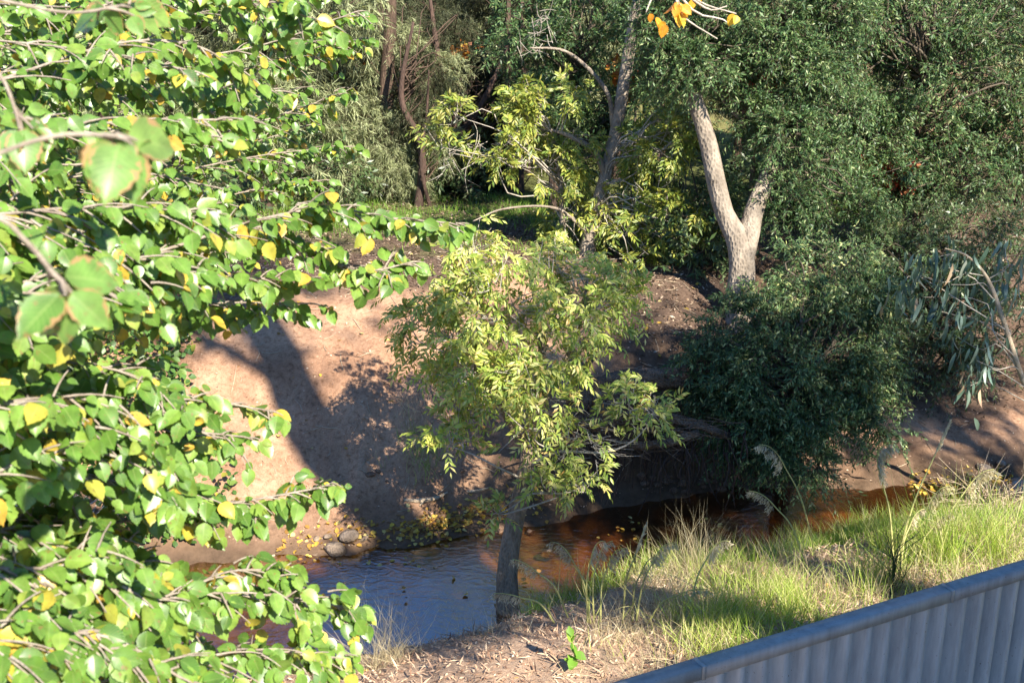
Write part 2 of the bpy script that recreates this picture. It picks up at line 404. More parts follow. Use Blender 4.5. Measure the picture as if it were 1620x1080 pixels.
def ground_mat():
    m, nt, out = new_mat('creek_bank_soil'); L = nt.links.new
    g = node(nt, "ShaderNodeNewGeometry")
    def noise(sc, det=6, ro=.6):
        n = node(nt, "ShaderNodeTexNoise"); n.inputs["Scale"].default_value = sc; n.inputs["Detail"].default_value = det; n.inputs["Roughness"].default_value = ro
        L(g.outputs["Position"], n.inputs["Vector"]); return n.outputs["Fac"]
    def mix(f, a, b):
        n = node(nt, "ShaderNodeMix", data_type='RGBA')
        if isinstance(f, float): n.inputs["Factor"].default_value = f
        else: L(f, n.inputs["Factor"])
        for k, q in (("A", a), ("B", b)):
            if isinstance(q, tuple): n.inputs[k].default_value = (*q, 1)
            else: L(q, n.inputs[k])
        return n.outputs["Result"]
    big = noise(.9, 5); fine = noise(14, 8, .7); grit = noise(70, 4, .7)
    r = ramp(nt, [(.35, (.31, .178, .11)), (.65, (.49, .305, .195))]); L(big, r.inputs[0])
    r2 = ramp(nt, [(.33, (.50, .45, .42)), (.45, (.86, .84, .82)), (.62, (1.08, 1.08, 1.08))]); L(fine, r2.inputs[0])
    r3 = ramp(nt, [(.3, (.72, .7, .68)), (.6, (1.1, 1.1, 1.1))]); L(grit, r3.inputs[0])
    def mul(a, b):
        n = node(nt, "ShaderNodeMix", data_type='RGBA', blend_type='MULTIPLY'); n.inputs["Factor"].default_value = 1
        L(a, n.inputs["A"]); L(b, n.inputs["B"]); return n.outputs["Result"]
    soil = mul(mul(r.outputs[0], r2.outputs[0]), r3.outputs[0])
    def attr(nm):
        n = node(nt, "ShaderNodeAttribute", attribute_name=nm); return n.outputs["Fac"]
    rl = ramp(nt, [(.3, (.055, .036, .026)), (.55, (.13, .085, .06)), (.8, (.24, .17, .12))]); L(noise(22, 8, .75), rl.inputs[0])
    rg = ramp(nt, [(.3, (.06, .075, .025)), (.7, (.16, .20, .05))]); L(noise(5, 6), rg.inputs[0])
    rm = ramp(nt, [(.3, (.30, .18, .12)), (.7, (.54, .39, .27))]); L(noise(30, 8, .7), rm.inputs[0])
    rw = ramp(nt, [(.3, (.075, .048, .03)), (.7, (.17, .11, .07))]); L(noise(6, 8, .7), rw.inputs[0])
    rb = ramp(nt, [(.34, (.10, .07, .045)), (.5, (.34, .245, .165)), (.7, (.50, .38, .26))]); L(noise(2.2, 6, .6), rb.inputs[0])
    c = mix(attr('litter'), soil, rl.outputs[0])
    c = mix(attr('grassy'), c, rg.outputs[0])
    c = mix(attr('mulch'), c, rm.outputs[0])
    c = mix(attr('wet'), c, rw.outputs[0])  # damp margin, plus shade painted under the overhanging bank
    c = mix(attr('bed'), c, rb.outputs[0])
    pb = node(nt, "ShaderNodeBsdfPrincipled"); pb.inputs["Roughness"].default_value = .95; pb.inputs["Specular IOR Level"].default_value = .15
    L(c, pb.inputs["Base Color"])
    ad = node(nt, "ShaderNodeMath", operation='ADD'); L(fine, ad.inputs[0]); L(grit, ad.inputs[1])
    b = node(nt, "ShaderNodeBump"); b.inputs["Strength"].default_value = .6; b.inputs["Distance"].default_value = .04
    L(ad.outputs[0], b.inputs["Height"]); L(b.outputs[0], pb.inputs["Normal"]); L(pb.outputs[0], out.inputs[0])
    return m
M['ground'] = ground_mat()

def water_mat():
    m, nt, out = new_mat('creek_water'); L = nt.links.new
    g = node(nt, "ShaderNodeNewGeometry")
    mp = node(nt, "ShaderNodeMapping"); mp.inputs["Scale"].default_value = (1.0, 1.6, 1); mp.inputs["Rotation"].default_value = (0, 0, .3); L(g.outputs["Position"], mp.inputs["Vector"])
    n = node(nt, "ShaderNodeTexNoise"); n.inputs["Scale"].default_value = 6.5; n.inputs["Detail"].default_value = 5; n.inputs["Distortion"].default_value = 1.2
    L(mp.outputs[0], n.inputs["Vector"])
    b = node(nt, "ShaderNodeBump"); b.inputs["Strength"].default_value = .11; b.inputs["Distance"].default_value = .05
    L(n.outputs["Fac"], b.inputs["Height"])
    fr = node(nt, "ShaderNodeFresnel"); fr.inputs["IOR"].default_value = 4.0; L(b.outputs[0], fr.inputs["Normal"])
    gl = node(nt, "ShaderNodeBsdfGlossy"); gl.inputs["Roughness"].default_value = .015; L(b.outputs[0], gl.inputs["Normal"])
    tr = node(nt, "ShaderNodeBsdfTransparent"); tr.inputs[0].default_value = (.54, .37, .19, 1)
    bf = node(nt, "ShaderNodeMath", operation='SUBTRACT'); bf.inputs[0].default_value = 1; L(g.outputs["Backfacing"], bf.inputs[1])
    fb = node(nt, "ShaderNodeMath", operation='MULTIPLY'); L(fr.outputs[0], fb.inputs[0]); L(bf.outputs[0], fb.inputs[1])
    ms = node(nt, "ShaderNodeMixShader"); L(fb.outputs[0], ms.inputs[0]); L(tr.outputs[0], ms.inputs[1]); L(gl.outputs[0], ms.inputs[2])
    L(ms.outputs[0], out.inputs[0])
    return m
M['water'] = water_mat()

def steel_mat(name, col, rough=.45):
    m, nt, out = new_mat(name); L = nt.links.new
    g = node(nt, "ShaderNodeNewGeometry")
    n = node(nt, "ShaderNodeTexNoise"); n.inputs["Scale"].default_value = 4; n.inputs["Detail"].default_value = 8; n.inputs["Roughness"].default_value = .7
    mp = node(nt, "ShaderNodeMapping"); mp.inputs["Scale"].default_value = (3, 3, .5); L(g.outputs["Position"], mp.inputs["Vector"]); L(mp.outputs[0], n.inputs["Vector"])
    r = ramp(nt, [(.3, tuple(c * .70 for c in col)), (.66, tuple(c * 1.15 for c in col))]); L(n.outputs["Fac"], r.inputs[0])
    n2 = node(nt, "ShaderNodeTexNoise"); n2.inputs["Scale"].default_value = 55; n2.inputs["Detail"].default_value = 2; L(g.outputs["Position"], n2.inputs["Vector"])
    st = ramp(nt, [(.70, (0, 0, 0)), (.76, (1, 1, 1))]); L(n2.outputs["Fac"], st.inputs[0])
    mx = node(nt, "ShaderNodeMix", data_type='RGBA'); L(st.outputs[0], mx.inputs["Factor"]); L(r.outputs[0], mx.inputs["A"]); mx.inputs["B"].default_value = (.12, .10, .085, 1)
    pb = node(nt, "ShaderNodeBsdfPrincipled"); pb.inputs["Roughness"].default_value = rough; pb.inputs["Specular IOR Level"].default_value = .4
    L(mx.outputs["Result"], pb.inputs["Base Color"]); L(pb.outputs[0], out.inputs[0])
    return m
M['steel'] = steel_mat('painted_steel', (.34, .37, .375))
M['steel_cap'] = steel_mat('painted_steel_cap', (.25, .275, .28), .5)

# ------------------------------------------------------------------ terrain
_fx = [-40, -12, -8, -4, -2, 0, 1.65, 3, 6.2, 12, 40]
_fy = [9.5, 11.0, 11.4, 12.0, 12.35, 12.8, 13.7, 14.2, 14.35, 15.6, 20]
_nx = [-40, -12, -8, -3, -1.4, -.4, .45, 1.8, 3.2, 5.2, 12, 40]
_ny = [6.0, 8.0, 8.9, 9.5, 10.1, 10.35, 10.9, 11.8, 12.0, 12.9, 14.0, 18]
def yf(x): return np.interp(x, _fx, _fy) + .22 * fbm(np.asarray(x) * 1.7, np.zeros_like(x), 5) * 2 + .07 * fbm(np.asarray(x) * 7, np.zeros_like(x), 15) * 2
def yn(x): return np.interp(x, _nx, _ny) + .16 * fbm(np.asarray(x) * 2.1, np.zeros_like(x), 9) * 2

def H(x, y, detail=True):
    x = np.asarray(x, float); y = np.asarray(y, float)
    df = y - yf(x); dn = yn(x) - y
    left = np.interp(df, [0, .3, 1.4, 2.65, 3.8, 4.9, 8, 15], [0, .14, .85, 1.73, 2.2, 2.45, 2.35, 2.0])
    mid = np.interp(df, [0, .4, .75, 1.5, 3.5, 8, 15], [0, .14, 1.15, 1.85, 2.15, 2.3, 2.0])
    right = np.interp(df, [0, .3, 1, 3.1, 5, 8, 15], [0, .12, .35, .95, 1.7, 2.15, 2.0])
    wm = np.clip(1 - np.abs(x - 2.2) / 2.4, 0, 1); wm = wm * wm * (3 - 2 * wm)
    wr = np.clip((x - 3.4) / 2.0, 0, 1); wr = wr * wr * (3 - 2 * wr)
    far = left * (1 - wr) + right * wr
    far = far * (1 - wm * (1 - wr * .6)) + mid * wm * (1 - wr * .6)
    hill = np.interp(y, [28, 36, 52, 86, 146], [0, .5, 4.0, 13, 24])
    far = far + hill
    nearR = np.interp(dn, [0, .25, .8, 2.0, 4, 7, 14], [0, .22, .5, .8, 1.1, 1.25, 1.4])
    nearL = np.interp(dn, [0, .3, 1.0, 2.5, 5, 14], [0, .12, .3, .6, 1.0, 1.3])
    wl = np.clip((x + 2.2) / 2.0, 0, 1)
    near = nearL * (1 - wl) + nearR * wl
    inside = np.minimum(-df, -dn)
    bed = -np.interp(inside, [0, .3, .8, 2], [0, .10, .22, .38])
    z = np.where(df > 0, far, np.where(dn > 0, near, bed))
    if detail:
        amp = np.clip(np.maximum(df, dn) / .8, 0.12, 1)
        z = z + amp * (.22 * fbm(x * .8, y * .8, 21, 5) + .075 * fbm(x * 5, y * 5, 33, 3) + .10 * fbm(x * 3.2 + y * .5, y * .7, 37, 3) + .16 * wm * fbm(x * 2.6, y * 2.6, 39, 3))
        z = np.where((df > .12) | (dn > .12), np.maximum(z, .03), z)
    return z

def ground_hit(px, py):
    d = at(px, py, 1.0) - CAM
    t = np.linspace(4, 70, 6600)
    P = CAM + t[:, None] * d
    k = np.argmax(P[:, 2] < H(P[:, 0], P[:, 1]))
    return P[k], t[k]

def axis_grid(segs):
    out = []
    for a, b, st in segs:
        out.append(np.arange(a, b - 1e-6, st))
    return np.concatenate(out + [[segs[-1][1]]])
gx = axis_grid([(-90, -30, 4), (-30, -10, .8), (-10, -6, .2), (-6, 8, .075), (8, 12, .2), (12, 32, .8), (32, 90, 4)])
gy = axis_grid([(-30, 2, 2), (2, 7, .4), (7, 19, .075), (19, 30, .2), (30, 54, .7), (54, 162, 4)])
X, Y = np.meshgrid(gx, gy)
Z = H(X, Y)
ny_, nx_ = X.shape
i = np.arange(ny_ - 1)[:, None]; j = np.arange(nx_ - 1)[None]
q = np.stack([i * nx_ + j, i * nx_ + j + 1, (i + 1) * nx_ + j + 1, (i + 1) * nx_ + j], -1).reshape(-1, 4)
g = Geo(); g.add(np.stack([X, Y, Z], -1).reshape(-1, 3), [q])
df = (Y - yf(X)); dn = (yn(X) - Y)
sm = lambda a, b, v: np.clip((v - a) / (b - a), 0, 1)
nzb = fbm(X * .7, Y * .7, 51, 4) * 2
lit = sm(.9, 1.7, df + nzb * 1.2 - np.interp(X, [-3, .5, 2, 5, 8], [4.2, 3.2, .2, .8, 1.4]) + .9) * (df > 0)
lit = np.maximum(lit, sm(5.0, 6.5, df + nzb))
gra = sm(7.5, 10.5, df + nzb * 4) * sm(-9, -2, 6 - X) * .75
gra = np.maximum(gra, sm(31, 34, Y) * sm(4, -1, X + nzb * 3))
gra = np.maximum(gra, (dn > .1) * sm(.0, .5, nzb + .25) * sm(1.0, 2.2, X + nzb) * .8)
mul_ = (dn > .05) * 1.0 * (1 - .6 * sm(2.0, 4, X))
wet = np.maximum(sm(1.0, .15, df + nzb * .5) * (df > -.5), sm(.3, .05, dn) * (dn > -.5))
wet = np.maximum(wet, sm(-.3, .3, 1 - np.abs(X - 2.0) / 2.4) * sm(2.0, .8, df) * (df > 0))  # wet tone also painted as the dark shade of the undercut
bed = ((df <= -0.06) & (dn <= -0.06)) * (1 - sm(.1, 1.6, X + nzb * .8) * sm(7.5, 6.0, X))  # bed tone faded out on the right, standing in for unlit water
dirtR = sm(34, 36, Y) * sm(1, 4, X)
lit = lit * (1 - dirtR * .8)
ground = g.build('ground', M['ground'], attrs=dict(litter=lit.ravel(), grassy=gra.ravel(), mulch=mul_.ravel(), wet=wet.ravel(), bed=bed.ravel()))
tag(ground, kind='structure')

# water
wx = np.linspace(-30, 30, 61); wy = np.linspace(6, 22, 17)
WX, WY = np.meshgrid(wx, wy)
i = np.arange(16)[:, None]; j = np.arange(60)[None]
q = np.stack([i * 61 + j, i * 61 + j + 1, (i + 1) * 61 + j + 1, (i + 1) * 61 + j], -1).reshape(-1, 4)
# keep only the faces that lie over the channel
cx = WX[:-1, :-1].ravel() + .5; cy = WY[:-1, :-1].ravel() + .5
keep = (cy < yf(cx) + 1.6) & (cy > yn(cx) - 1.6)
g = Geo(); g.add(np.stack([WX, WY, 0 * WX], -1).reshape(-1, 3), [q[keep]])
tag(g.build('water', M['water']), kind='structure')

def gz(p):
    return np.array([p[0], p[1], float(H(p[0], p[1]))])

# ------------------------------------------------------------------ generic crown builder
def nearest_attach(samples, c):
    hd = np.linalg.norm(samples[:, :2] - c[:2], axis=1)
    d = np.linalg.norm(samples - c, axis=1) + np.maximum(samples[:, 2] - c[2] + rng.uniform(.2, .7) * hd, 0) * 1.5
    return samples[np.argmin(d)]

def limbs_to(wood, samples, centres, r0=.03, r1=.008, arch=.15, sides=5):
    P = []; Rr = []
    for c in centres:
        a = nearest_attach(samples, c)
        L = np.linalg.norm(c - a) + 1e-6
        m1 = a + (c - a) * .35 + UP * arch * L + rng.normal(size=3) * .13 * L
        m2 = a + (c - a) * .7 + UP * arch * .9 * L + rng.normal(size=3) * .13 * L
        P.append(spline(np.array([a, m1, m2, c]), 9))
        rr = min(r0, .005 + r0 * L * .5)
        Rr.append(np.linspace(rr, r1, 9))
    if P: tubes(wood, np.array(P), np.array(Rr), sides)
    return np.concatenate(P) if P else samples

def clumps(blobs, per):
    """cluster centres spread through blobs [(centre, radii, weight)]"""
    C = []; D = []; Rr = []
    for c, r, w in blobs:
        n = max(2, int(per * w))
        p, d = ellip(c, r, n, .6)
        C.append(p); D.append(d); Rr += [np.mean(r)] * n
    return np.concatenate(C), np.concatenate(D), np.array(Rr)

def blob_px(px, py, t, rpx, w=1.0, flat=.85, deep=1.0):
    r = rpx / F * t
    return (at(px, py, t), np.array([r, r * deep, r * flat]), w)

def leafy_crown(blobs, per, tw_per, k, tpl, ll, leaf, wood, samples, tl=(.25, .5), droop=.3, spread=.16, hang=.3, limb_r=.02, light=.7, jit=.6, arch=.12, twigs=True):
    C, D, Rb = clumps(blobs, per)
    sm_ = limbs_to(wood, samples, C, limb_r, .006, arch)
    n = len(C)
    B = np.repeat(C, tw_per, 0) + rng.normal(size=(n * tw_per, 3)) * np.repeat(Rb, tw_per)[:, None] * spread
    Dd = np.repeat(D, tw_per, 0) * .7 + rnd(n * tw_per) * .9 + UP * .1
    L = rng.uniform(tl[0], tl[1], n * tw_per)
    twig_leaves(leaf, wood if twigs else None, B, Dd, L, k, tpl, ll, droop, .6, .8, hang, light, jit)

def ash_crown(blobs, per, tw_per, kl, leaf, wood, samples, tl=(.25, .45), rach=(.18, .28), ls=(.085, .12), pairs=4, limb_r=.03, arch=.05, spread=.14):
    C, D, Rb = clumps(blobs, per)
    limbs_to(wood, samples, C, limb_r, .006, arch)
    n = len(C) * tw_per
    B = np.repeat(C, tw_per, 0) + rng.normal(size=(n, 3)) * np.repeat(Rb, tw_per)[:, None] * spread
    Dd = nrm(np.repeat(D, tw_per, 0) * .8 + rnd(n) * .8 + UP * .25)
    L = rng.uniform(*tl, n)
    ss = np.array([0, .5, 1.0])
    TP = B[:, None] + Dd[:, None] * (L[:, None] * ss)[..., None]
    tubes(wood, TP, np.tile([.006, .0045, .003], (n, 1)), 3)
    s = rng.uniform(.25, 1.0, (n, kl)); s[:, 0] = 1.0
    P = (B[:, None] + Dd[:, None] * (L[:, None] * s)[..., None]).reshape(-1, 3)
    T = np.repeat(Dd, kl, 0)
    A = nrm(T * .5 + perp(T) * .8 - UP * .1)
    N = UP * .45 + SUNV * .8 + rng.normal(size=A.shape) * .42
    pinnate_leaves(leaf, P, A, N, rng.uniform(*rach, len(P)), pairs, ls)

def trunk_samples(lines):
    return np.concatenate([spline(l, 30) for l in lines])
# ------------------------------------------------------------------ trees: helper for a trunk given in pixels
def px_line(pts):
    return np.array([at(*p) for p in pts])

def wood_build(lines, name, mat, parent, seed=3, rough=.05, sides=12):
    g = Geo()
    for pts, radii, fl in lines:
        rough_tube(g, pts, radii, 28, sides, rough, seed, fl); seed += 5
    return g.build(name, mat, parent)

# ---- ash tree standing in the water
hp, t0 = np.array([-0.02, 11.0, -.3]), 12.4
T = 12.4
tr = px_line([(806, 1010, 12.35), (803, 900, T), (817, 810, T), (832, 750, T), (838, 690, T), (850, 630, T), (858, 560, T), (848, 480, T), (836, 415, T)])
br1 = px_line([(836, 720, T), (790, 640, T - .2), (740, 560, T - .3), (715, 480, T - .3), (735, 400, T - .2)])
br2 = px_line([(846, 660, T), (880, 600, T + .2), (915, 520, T + .3), (930, 440, T + .3)])
br3 = px_line([(834, 740, T), (880, 715, T - .3), (960, 715, T - .4), (1010, 690, T - .4), (1045, 640, T - .4)])
br4 = px_line([(832, 760, T), (790, 740, T - .5), (740, 715, T - .6), (690, 700, T - .6)])
br5 = px_line([(830, 770, T), (870, 780, T - .4), (910, 775, T - .5), (945, 745, T - .6)])
br6 = px_line([(828, 780, T), (800, 800, T - .4), (778, 815, T - .5)])
ash = thing('ash_tree', 'yellow-green ash tree with a grey trunk standing in the brown creek water', 'tree', tr[0])
wood_build([(tr, [.13, .112, .10, .09, .07, .06, .045, .03, .015], (.35, .25)), (br1, [.05, .04, .03, .02, .01], None), (br2, [.045, .035, .025, .012], None)], 'trunk', M['bark_grey'], ash, 3, .06)
w = Geo(); lf = Geo()
for b_, r_ in ((br3, .02), (br4, .016), (br5, .016), (br6, .008)):
    tubes(w, spline(b_, 12), np.linspace(r_, .004, 12), 6)
sam = trunk_samples([tr[3:], br1, br2, br3[1:], br4[1:], br5[1:]])
ash_crown([blob_px(752, 425, T, 34, .8), blob_px(740, 395, T, 14, .3), blob_px(885, 465, T, 72, 1.5), blob_px(700, 500, T, 45, .9), blob_px(840, 550, T - .3, 70, 1.2),
           blob_px(950, 480, T, 34, .5), blob_px(745, 590, T - .3, 42, .9), blob_px(835, 640, T - .4, 50, .8), blob_px(655, 530, T, 14, .3),
           blob_px(790, 490, T - .4, 52, 1.0), blob_px(870, 415, T + .2, 22, .4)], 11, 5, 3, lf, w, sam, tl=(.18, .46), rach=(.16, .26), ls=(.08, .115), limb_r=.018)
ash_crown([blob_px(1005, 650, T - .4, 30, 1.0), blob_px(1040, 655, T - .4, 14, .7), blob_px(925, 720, T - .5, 36, .5), blob_px(860, 730, T - .4, 28, .5), blob_px(725, 705, T - .6, 20, .7), blob_px(690, 700, T - .6, 8, .3),
           blob_px(790, 815, T - .5, 6, .25), blob_px(930, 780, T - .6, 10, .4), blob_px(880, 775, T - .5, 18, .4)], 8, 3, 2, lf, w, sam, tl=(.12, .25), rach=(.16, .24), ls=(.075, .11))
# bare pale twigs low on the right side
for i_ in range(26):
    a = at(rng.uniform(870, 960), rng.uniform(660, 720), T - .3)
    e = a + np.array([rng.uniform(.1, .6), rng.uniform(-.2, .2), rng.uniform(-.25, .12)])
    tubes(w, spline([a, (a + e) / 2 + rng.normal(size=3) * .05, e], 6), np.linspace(.006, .002, 6), 4)
tag(w.build('twigs', M['twig'], ash), kind='stuff'); lf.build('crown', M['ash'], ash)

# ---- leaning slender ash behind
b0, tb = ground_hit(925, 402)
T2 = tb
tr = np.concatenate([[b0 - UP * .2], px_line([(944, 330, T2), (962, 265, T2), (978, 190, T2 - .1), (992, 100, T2 - .2), (1006, 20, T2 - .3), (1020, -60, T2 - .4), (1030, -180, T2 - .5)])])
st2 = np.concatenate([[gz(at(893, 405, T2 + .3)) - UP * .1], px_line([(890, 350, T2), (888, 300, T2), (880, 250, T2)])])
ba = px_line([(958, 275, T2), (938, 238, T2 - .2), (900, 215, T2 - .3), (870, 205, T2 - .3)])
bb = px_line([(970, 200, T2), (962, 150, T2 - .2), (930, 108, T2 - .3), (890, 80, T2 - .4), (838, 76, T2 - .5)])
bc = px_line([(930, 370, T2), (880, 330, T2 - .5), (800, 330, T2 - .9), (748, 350, T2 - 1.1)])
lean = thing('leaning_ash_tree', 'slender pale-trunked ash leaning right behind the creek bank with a thin yellow-green crown', 'tree', b0)
wood_build([(tr, [.15, .125, .115, .11, .11, .10, .09, .06], (.25, .2)), (st2, [.06, .05, .045, .02], None), (ba, [.07, .055, .04, .02], None), (bb, [.045, .04, .03, .015], None), (bc, [.03, .025, .018, .008], None)], 'trunk', M['bark_pale'], lean, 11, .05, 10)
w = Geo(); lf = Geo()
sam = trunk_samples([tr[1:], st2[1:], ba, bb[:3]])
ash_crown([blob_px(875, 185, T2 - .3, 46, 1.3), blob_px(825, 190, T2 - .3, 26, .5), blob_px(1045, 220, T2 - .3, 34, 1.0), blob_px(1075, 195, T2 - .3, 20, .5), blob_px(860, 265, T2 - .3, 38, .8),
           blob_px(900, 335, T2 + .3, 38, .7), blob_px(985, 345, T2 - .2, 28, .5), blob_px(1055, 360, T2 - .4, 30, .8), blob_px(1000, 385, T2 - .4, 24, .4), blob_px(1010, 250, T2 + .4, 26, .4), blob_px(730, 200, T2 - .4, 22, .2), blob_px(700, 245, T2 - .6, 20, .15), blob_px(785, 225, T2 - .5, 28, .3), blob_px(905, 395, T2 + .3, 26, .4)],
          13, 5, 3, lf, w, sam, tl=(.25, .45), rach=(.2, .3), ls=(.10, .15), limb_r=.016)
ash_crown([(at(1030, -140, T2), np.array([1.6, 1.4, .9]), .8)], 14, 5, 3, lf, w, sam, tl=(.3, .55), rach=(.22, .34), ls=(.11, .16), limb_r=.035)
for c in [(840, 70), (760, 240), (700, 255), (820, 215), (850, 40), (990, 300), (1010, 310)]:
    for i_ in range(7):
        a = at(c[0] + rng.uniform(-25, 40), c[1] + rng.uniform(-15, 15), T2 - .4)
        e = a + nrm(rng.normal(size=(1, 3)) * np.array([1, .7, 1]))[0] * rng.uniform(.25, .6)
        tubes(w, spline([a, (a + e) / 2 + rng.normal(size=3) * .07, e], 7), np.linspace(.008, .003, 7), 4)
        f_ = (a + e) / 2; e2 = f_ + nrm(rng.normal(size=(1, 3)))[0] * .3
        tubes(w, spline([f_, (f_ + e2) / 2 + rng.normal(size=3) * .03, e2], 5), np.linspace(.005, .002, 5), 4)
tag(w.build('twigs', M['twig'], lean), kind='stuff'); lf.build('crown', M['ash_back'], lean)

# ---- forked pale tree
b0, T3 = ground_hit(1172, 522)
Tf = T3
main = np.concatenate([[b0 - UP * .25], px_line([(1172, 470, Tf), (1174, 420, Tf), (1167, 378, Tf), (1147, 340, Tf), (1134, 290, Tf), (1124, 240, Tf), (1110, 190, Tf), (1094, 142, Tf), (1082, 70, Tf), (1066, -30, Tf), (1060, -180, Tf)])])
rl_ = np.concatenate([px_line([(1174, 425, Tf), (1184, 372, Tf), (1193, 335, Tf + .1), (1212, 285, Tf + .3), (1245, 220, Tf + .5), (1275, 130, Tf + .7), (1320, 20, Tf + .9), (1380, -120, Tf + 1)])])
rl2 = px_line([(1225, 262, Tf + .3), (1195, 215, Tf + .6), (1150, 165, Tf + .9), (1135, 140, Tf + 1)])
fork = thing('forked_tree', 'pale grey tree trunk forking into two limbs at the top of the bank', 'tree', b0)
wood_build([(main, [.235, .215, .20, .185, .15, .145, .14, .135, .12, .10, .09, .05], (.18, .3)), (rl_, [.15, .165, .15, .13, .12, .10, .08, .05], None), (rl2, [.05, .045, .035, .02], None)], 'trunk', M['bark_pale'], fork, 23, .035, 16)
w = Geo(); lf = Geo()
sam = trunk_samples([main[7:], rl_[3:]])
leafy_crown([blob_px(1100, 65, Tf, 85, 1.6), blob_px(1180, 40, Tf + .5, 80, 1.2), blob_px(1250, 90, Tf + .5, 85, 1.4), blob_px(1265, 255, Tf + .4, 62, 1.2), blob_px(1310, 180, Tf + .7, 75, 1.2), blob_px(1240, 320, Tf + .2, 34, .5),
             blob_px(1330, 330, Tf + .6, 50, .8), blob_px(1085, 95, Tf - .3, 26, .8), blob_px(1060, 20, Tf - .2, 40, .8), blob_px(1245, 205, Tf - .2, 28, .8), blob_px(1280, 115, Tf, 32, .9), blob_px(1320, 20, Tf + .2, 36, .9), blob_px(1190, 180, Tf + .2, 24, .5)],
            17, 20, 18, OLIVE, (.06, .095), lf, w, sam, (.28, .6), .3, .10)
leafy_crown([(at(1200, -140, Tf), np.array([2.0, 1.6, 1.0]), 2.2)], 18, 9, 12, OLIVE, (.09, .14), lf, w, sam, (.3, .6), .25, .3)
tag(w.build('twigs', M['twig_dark'], fork), kind='stuff'); lf.build('crown', M['olive'], fork)

# small dark leaning stem by the forked trunk
def small_stem(name, label, pts, radii, mat, cat='tree'):
    pass

# ---- olive trees on the right
def olive_tree(label, basepx, t, height_px, blobs, mat, name='olive_tree', per=22, tw=11, k=13, ll=(.08, .13), bark='bark_dark', lean=.0, r=.16, group=None, tpl=OLIVE, droop=.25, hang=.3, top=None):
    b = at(basepx[0], basepx[1], t); b[2] = H(b[0], b[1]) 
    c = np.mean([q[0] for q in blobs], axis=0) if top is None else top
    trn = np.array([b - UP * .2, b + (c - b) * .25 + rng.normal(size=3) * .12, b + (c - b) * .55 + rng.normal(size=3) * .2, c + rng.normal(size=3) * .1])
    root = thing(name, label, 'tree', b, group)
    wood_build([(trn, [r, r * .8, r * .6, r * .25], (.3, .2))], 'trunk', M[bark], root, int(rng.integers(100)), .06)
    w = Geo(); lf = Geo()
    leafy_crown(blobs, per * .68, int(tw * 1.75), int(k * 1.35), tpl, ll, lf, w, trunk_samples([trn[1:]]), (.28, .6), droop, .11, hang, .026)
    tag(w.build('twigs', M['twig_dark'], root), kind='stuff'); lf.build('crown', M[mat], root)
    return root

olive_tree('tall dark olive tree filling the top right corner behind the bank', (1430, 430), 20.0, 0,
           [blob_px(1400, 90, 19, 110, 1.6), blob_px(1520, 110, 19, 110, 1.6), blob_px(1600, 60, 19, 90, 1.2), blob_px(1450, 230, 19, 90, 1.5), blob_px(1560, 250, 19, 100, 1.6), blob_px(1380, 10, 19.5, 90, 1.0), blob_px(1480, 0, 19.5, 100, 1.0), blob_px(1620, 190, 19, 80, 1.0), blob_px(1370, 200, 19, 60, .9),
            blob_px(1390, 290, 18.6, 50, .8), blob_px(1500, -120, 19.5, 150, 1.2)], 'olive', r=.22, per=26, tw=12, ll=(.065, .105))
olive_tree('drooping dark green olive bush hanging from the bank over the creek', (1262, 565), 15.4, 0,
           [blob_px(1290, 440, 15.2, 80, 1.2), blob_px(1195, 530, 15, 70, 1.2), blob_px(1300, 530, 15, 88, 1.4), blob_px(1160, 615, 14.6, 50, 1.0), blob_px(1245, 615, 14.6, 74, 1.3), blob_px(1345, 590, 14.8, 60, 1.0), blob_px(1160, 675, 14.4, 36, .8), blob_px(1225, 690, 14.4, 34, .7), blob_px(1310, 675, 14.3, 48, .7), blob_px(1390, 660, 14.4, 30, .4), blob_px(1285, 725, 14.2, 22, .25), blob_px(1125, 575, 14.9, 36, .6), blob_px(1360, 480, 15.2, 50, .8)],
           'olive_bank', per=20, tw=15, k=15, ll=(.052, .09), name='olive_bush', r=.12, droop=.35, hang=.4)
olive_tree('broad mid-green evergreen bush behind the blue-grey gum sapling', (1500, 520), 18.0, 0,
           [blob_px(1440, 390, 17.6, 80, 1.2), blob_px(1540, 380, 17.6, 85, 1.2), blob_px(1610, 420, 17.4, 75, 1.0), blob_px(1420, 480, 17.2, 60, .9), blob_px(1500, 490, 17.2, 75, 1.1), blob_px(1470, 560, 17, 55, .7), blob_px(1590, 530, 17.2, 55, .6), blob_px(1390, 420, 17.4, 55, .8)],
           'shrub', name='evergreen_bush', per=22, tw=10, k=13, ll=(.06, .10), r=.11)
olive_tree('small green bush hanging right of the leaning ash behind the bank', (1070, 430), 20.5, 0,
           [blob_px(1085, 400, 20.2, 45, 1.0), blob_px(1050, 410, 20.2, 35, .7), blob_px(1110, 330, 20.6, 50, .8), blob_px(1075, 290, 21, 60, .8)],
           'olive', name='evergreen_bush', per=22, tw=9, k=12, ll=(.075, .12), r=.07)
olive_tree('glossy narrow-leaved evergreen beside the top of the leaning ash', (880, 330), 24.0, 0,
           [blob_px(830, 60, 23, 65, 1.0), blob_px(850, 140, 23, 60, .9), blob_px(940, 60, 23.5, 70, 1.0), blob_px(930, 170, 23.5, 60, .9), blob_px(900, -20, 23.5, 80, 1.0), blob_px(1030, 150, 24, 70, .8), blob_px(960, 260, 24, 60, .7)],
           'olive', name='evergreen_tree', per=24, tw=10, k=13, ll=(.09, .14), r=.14)
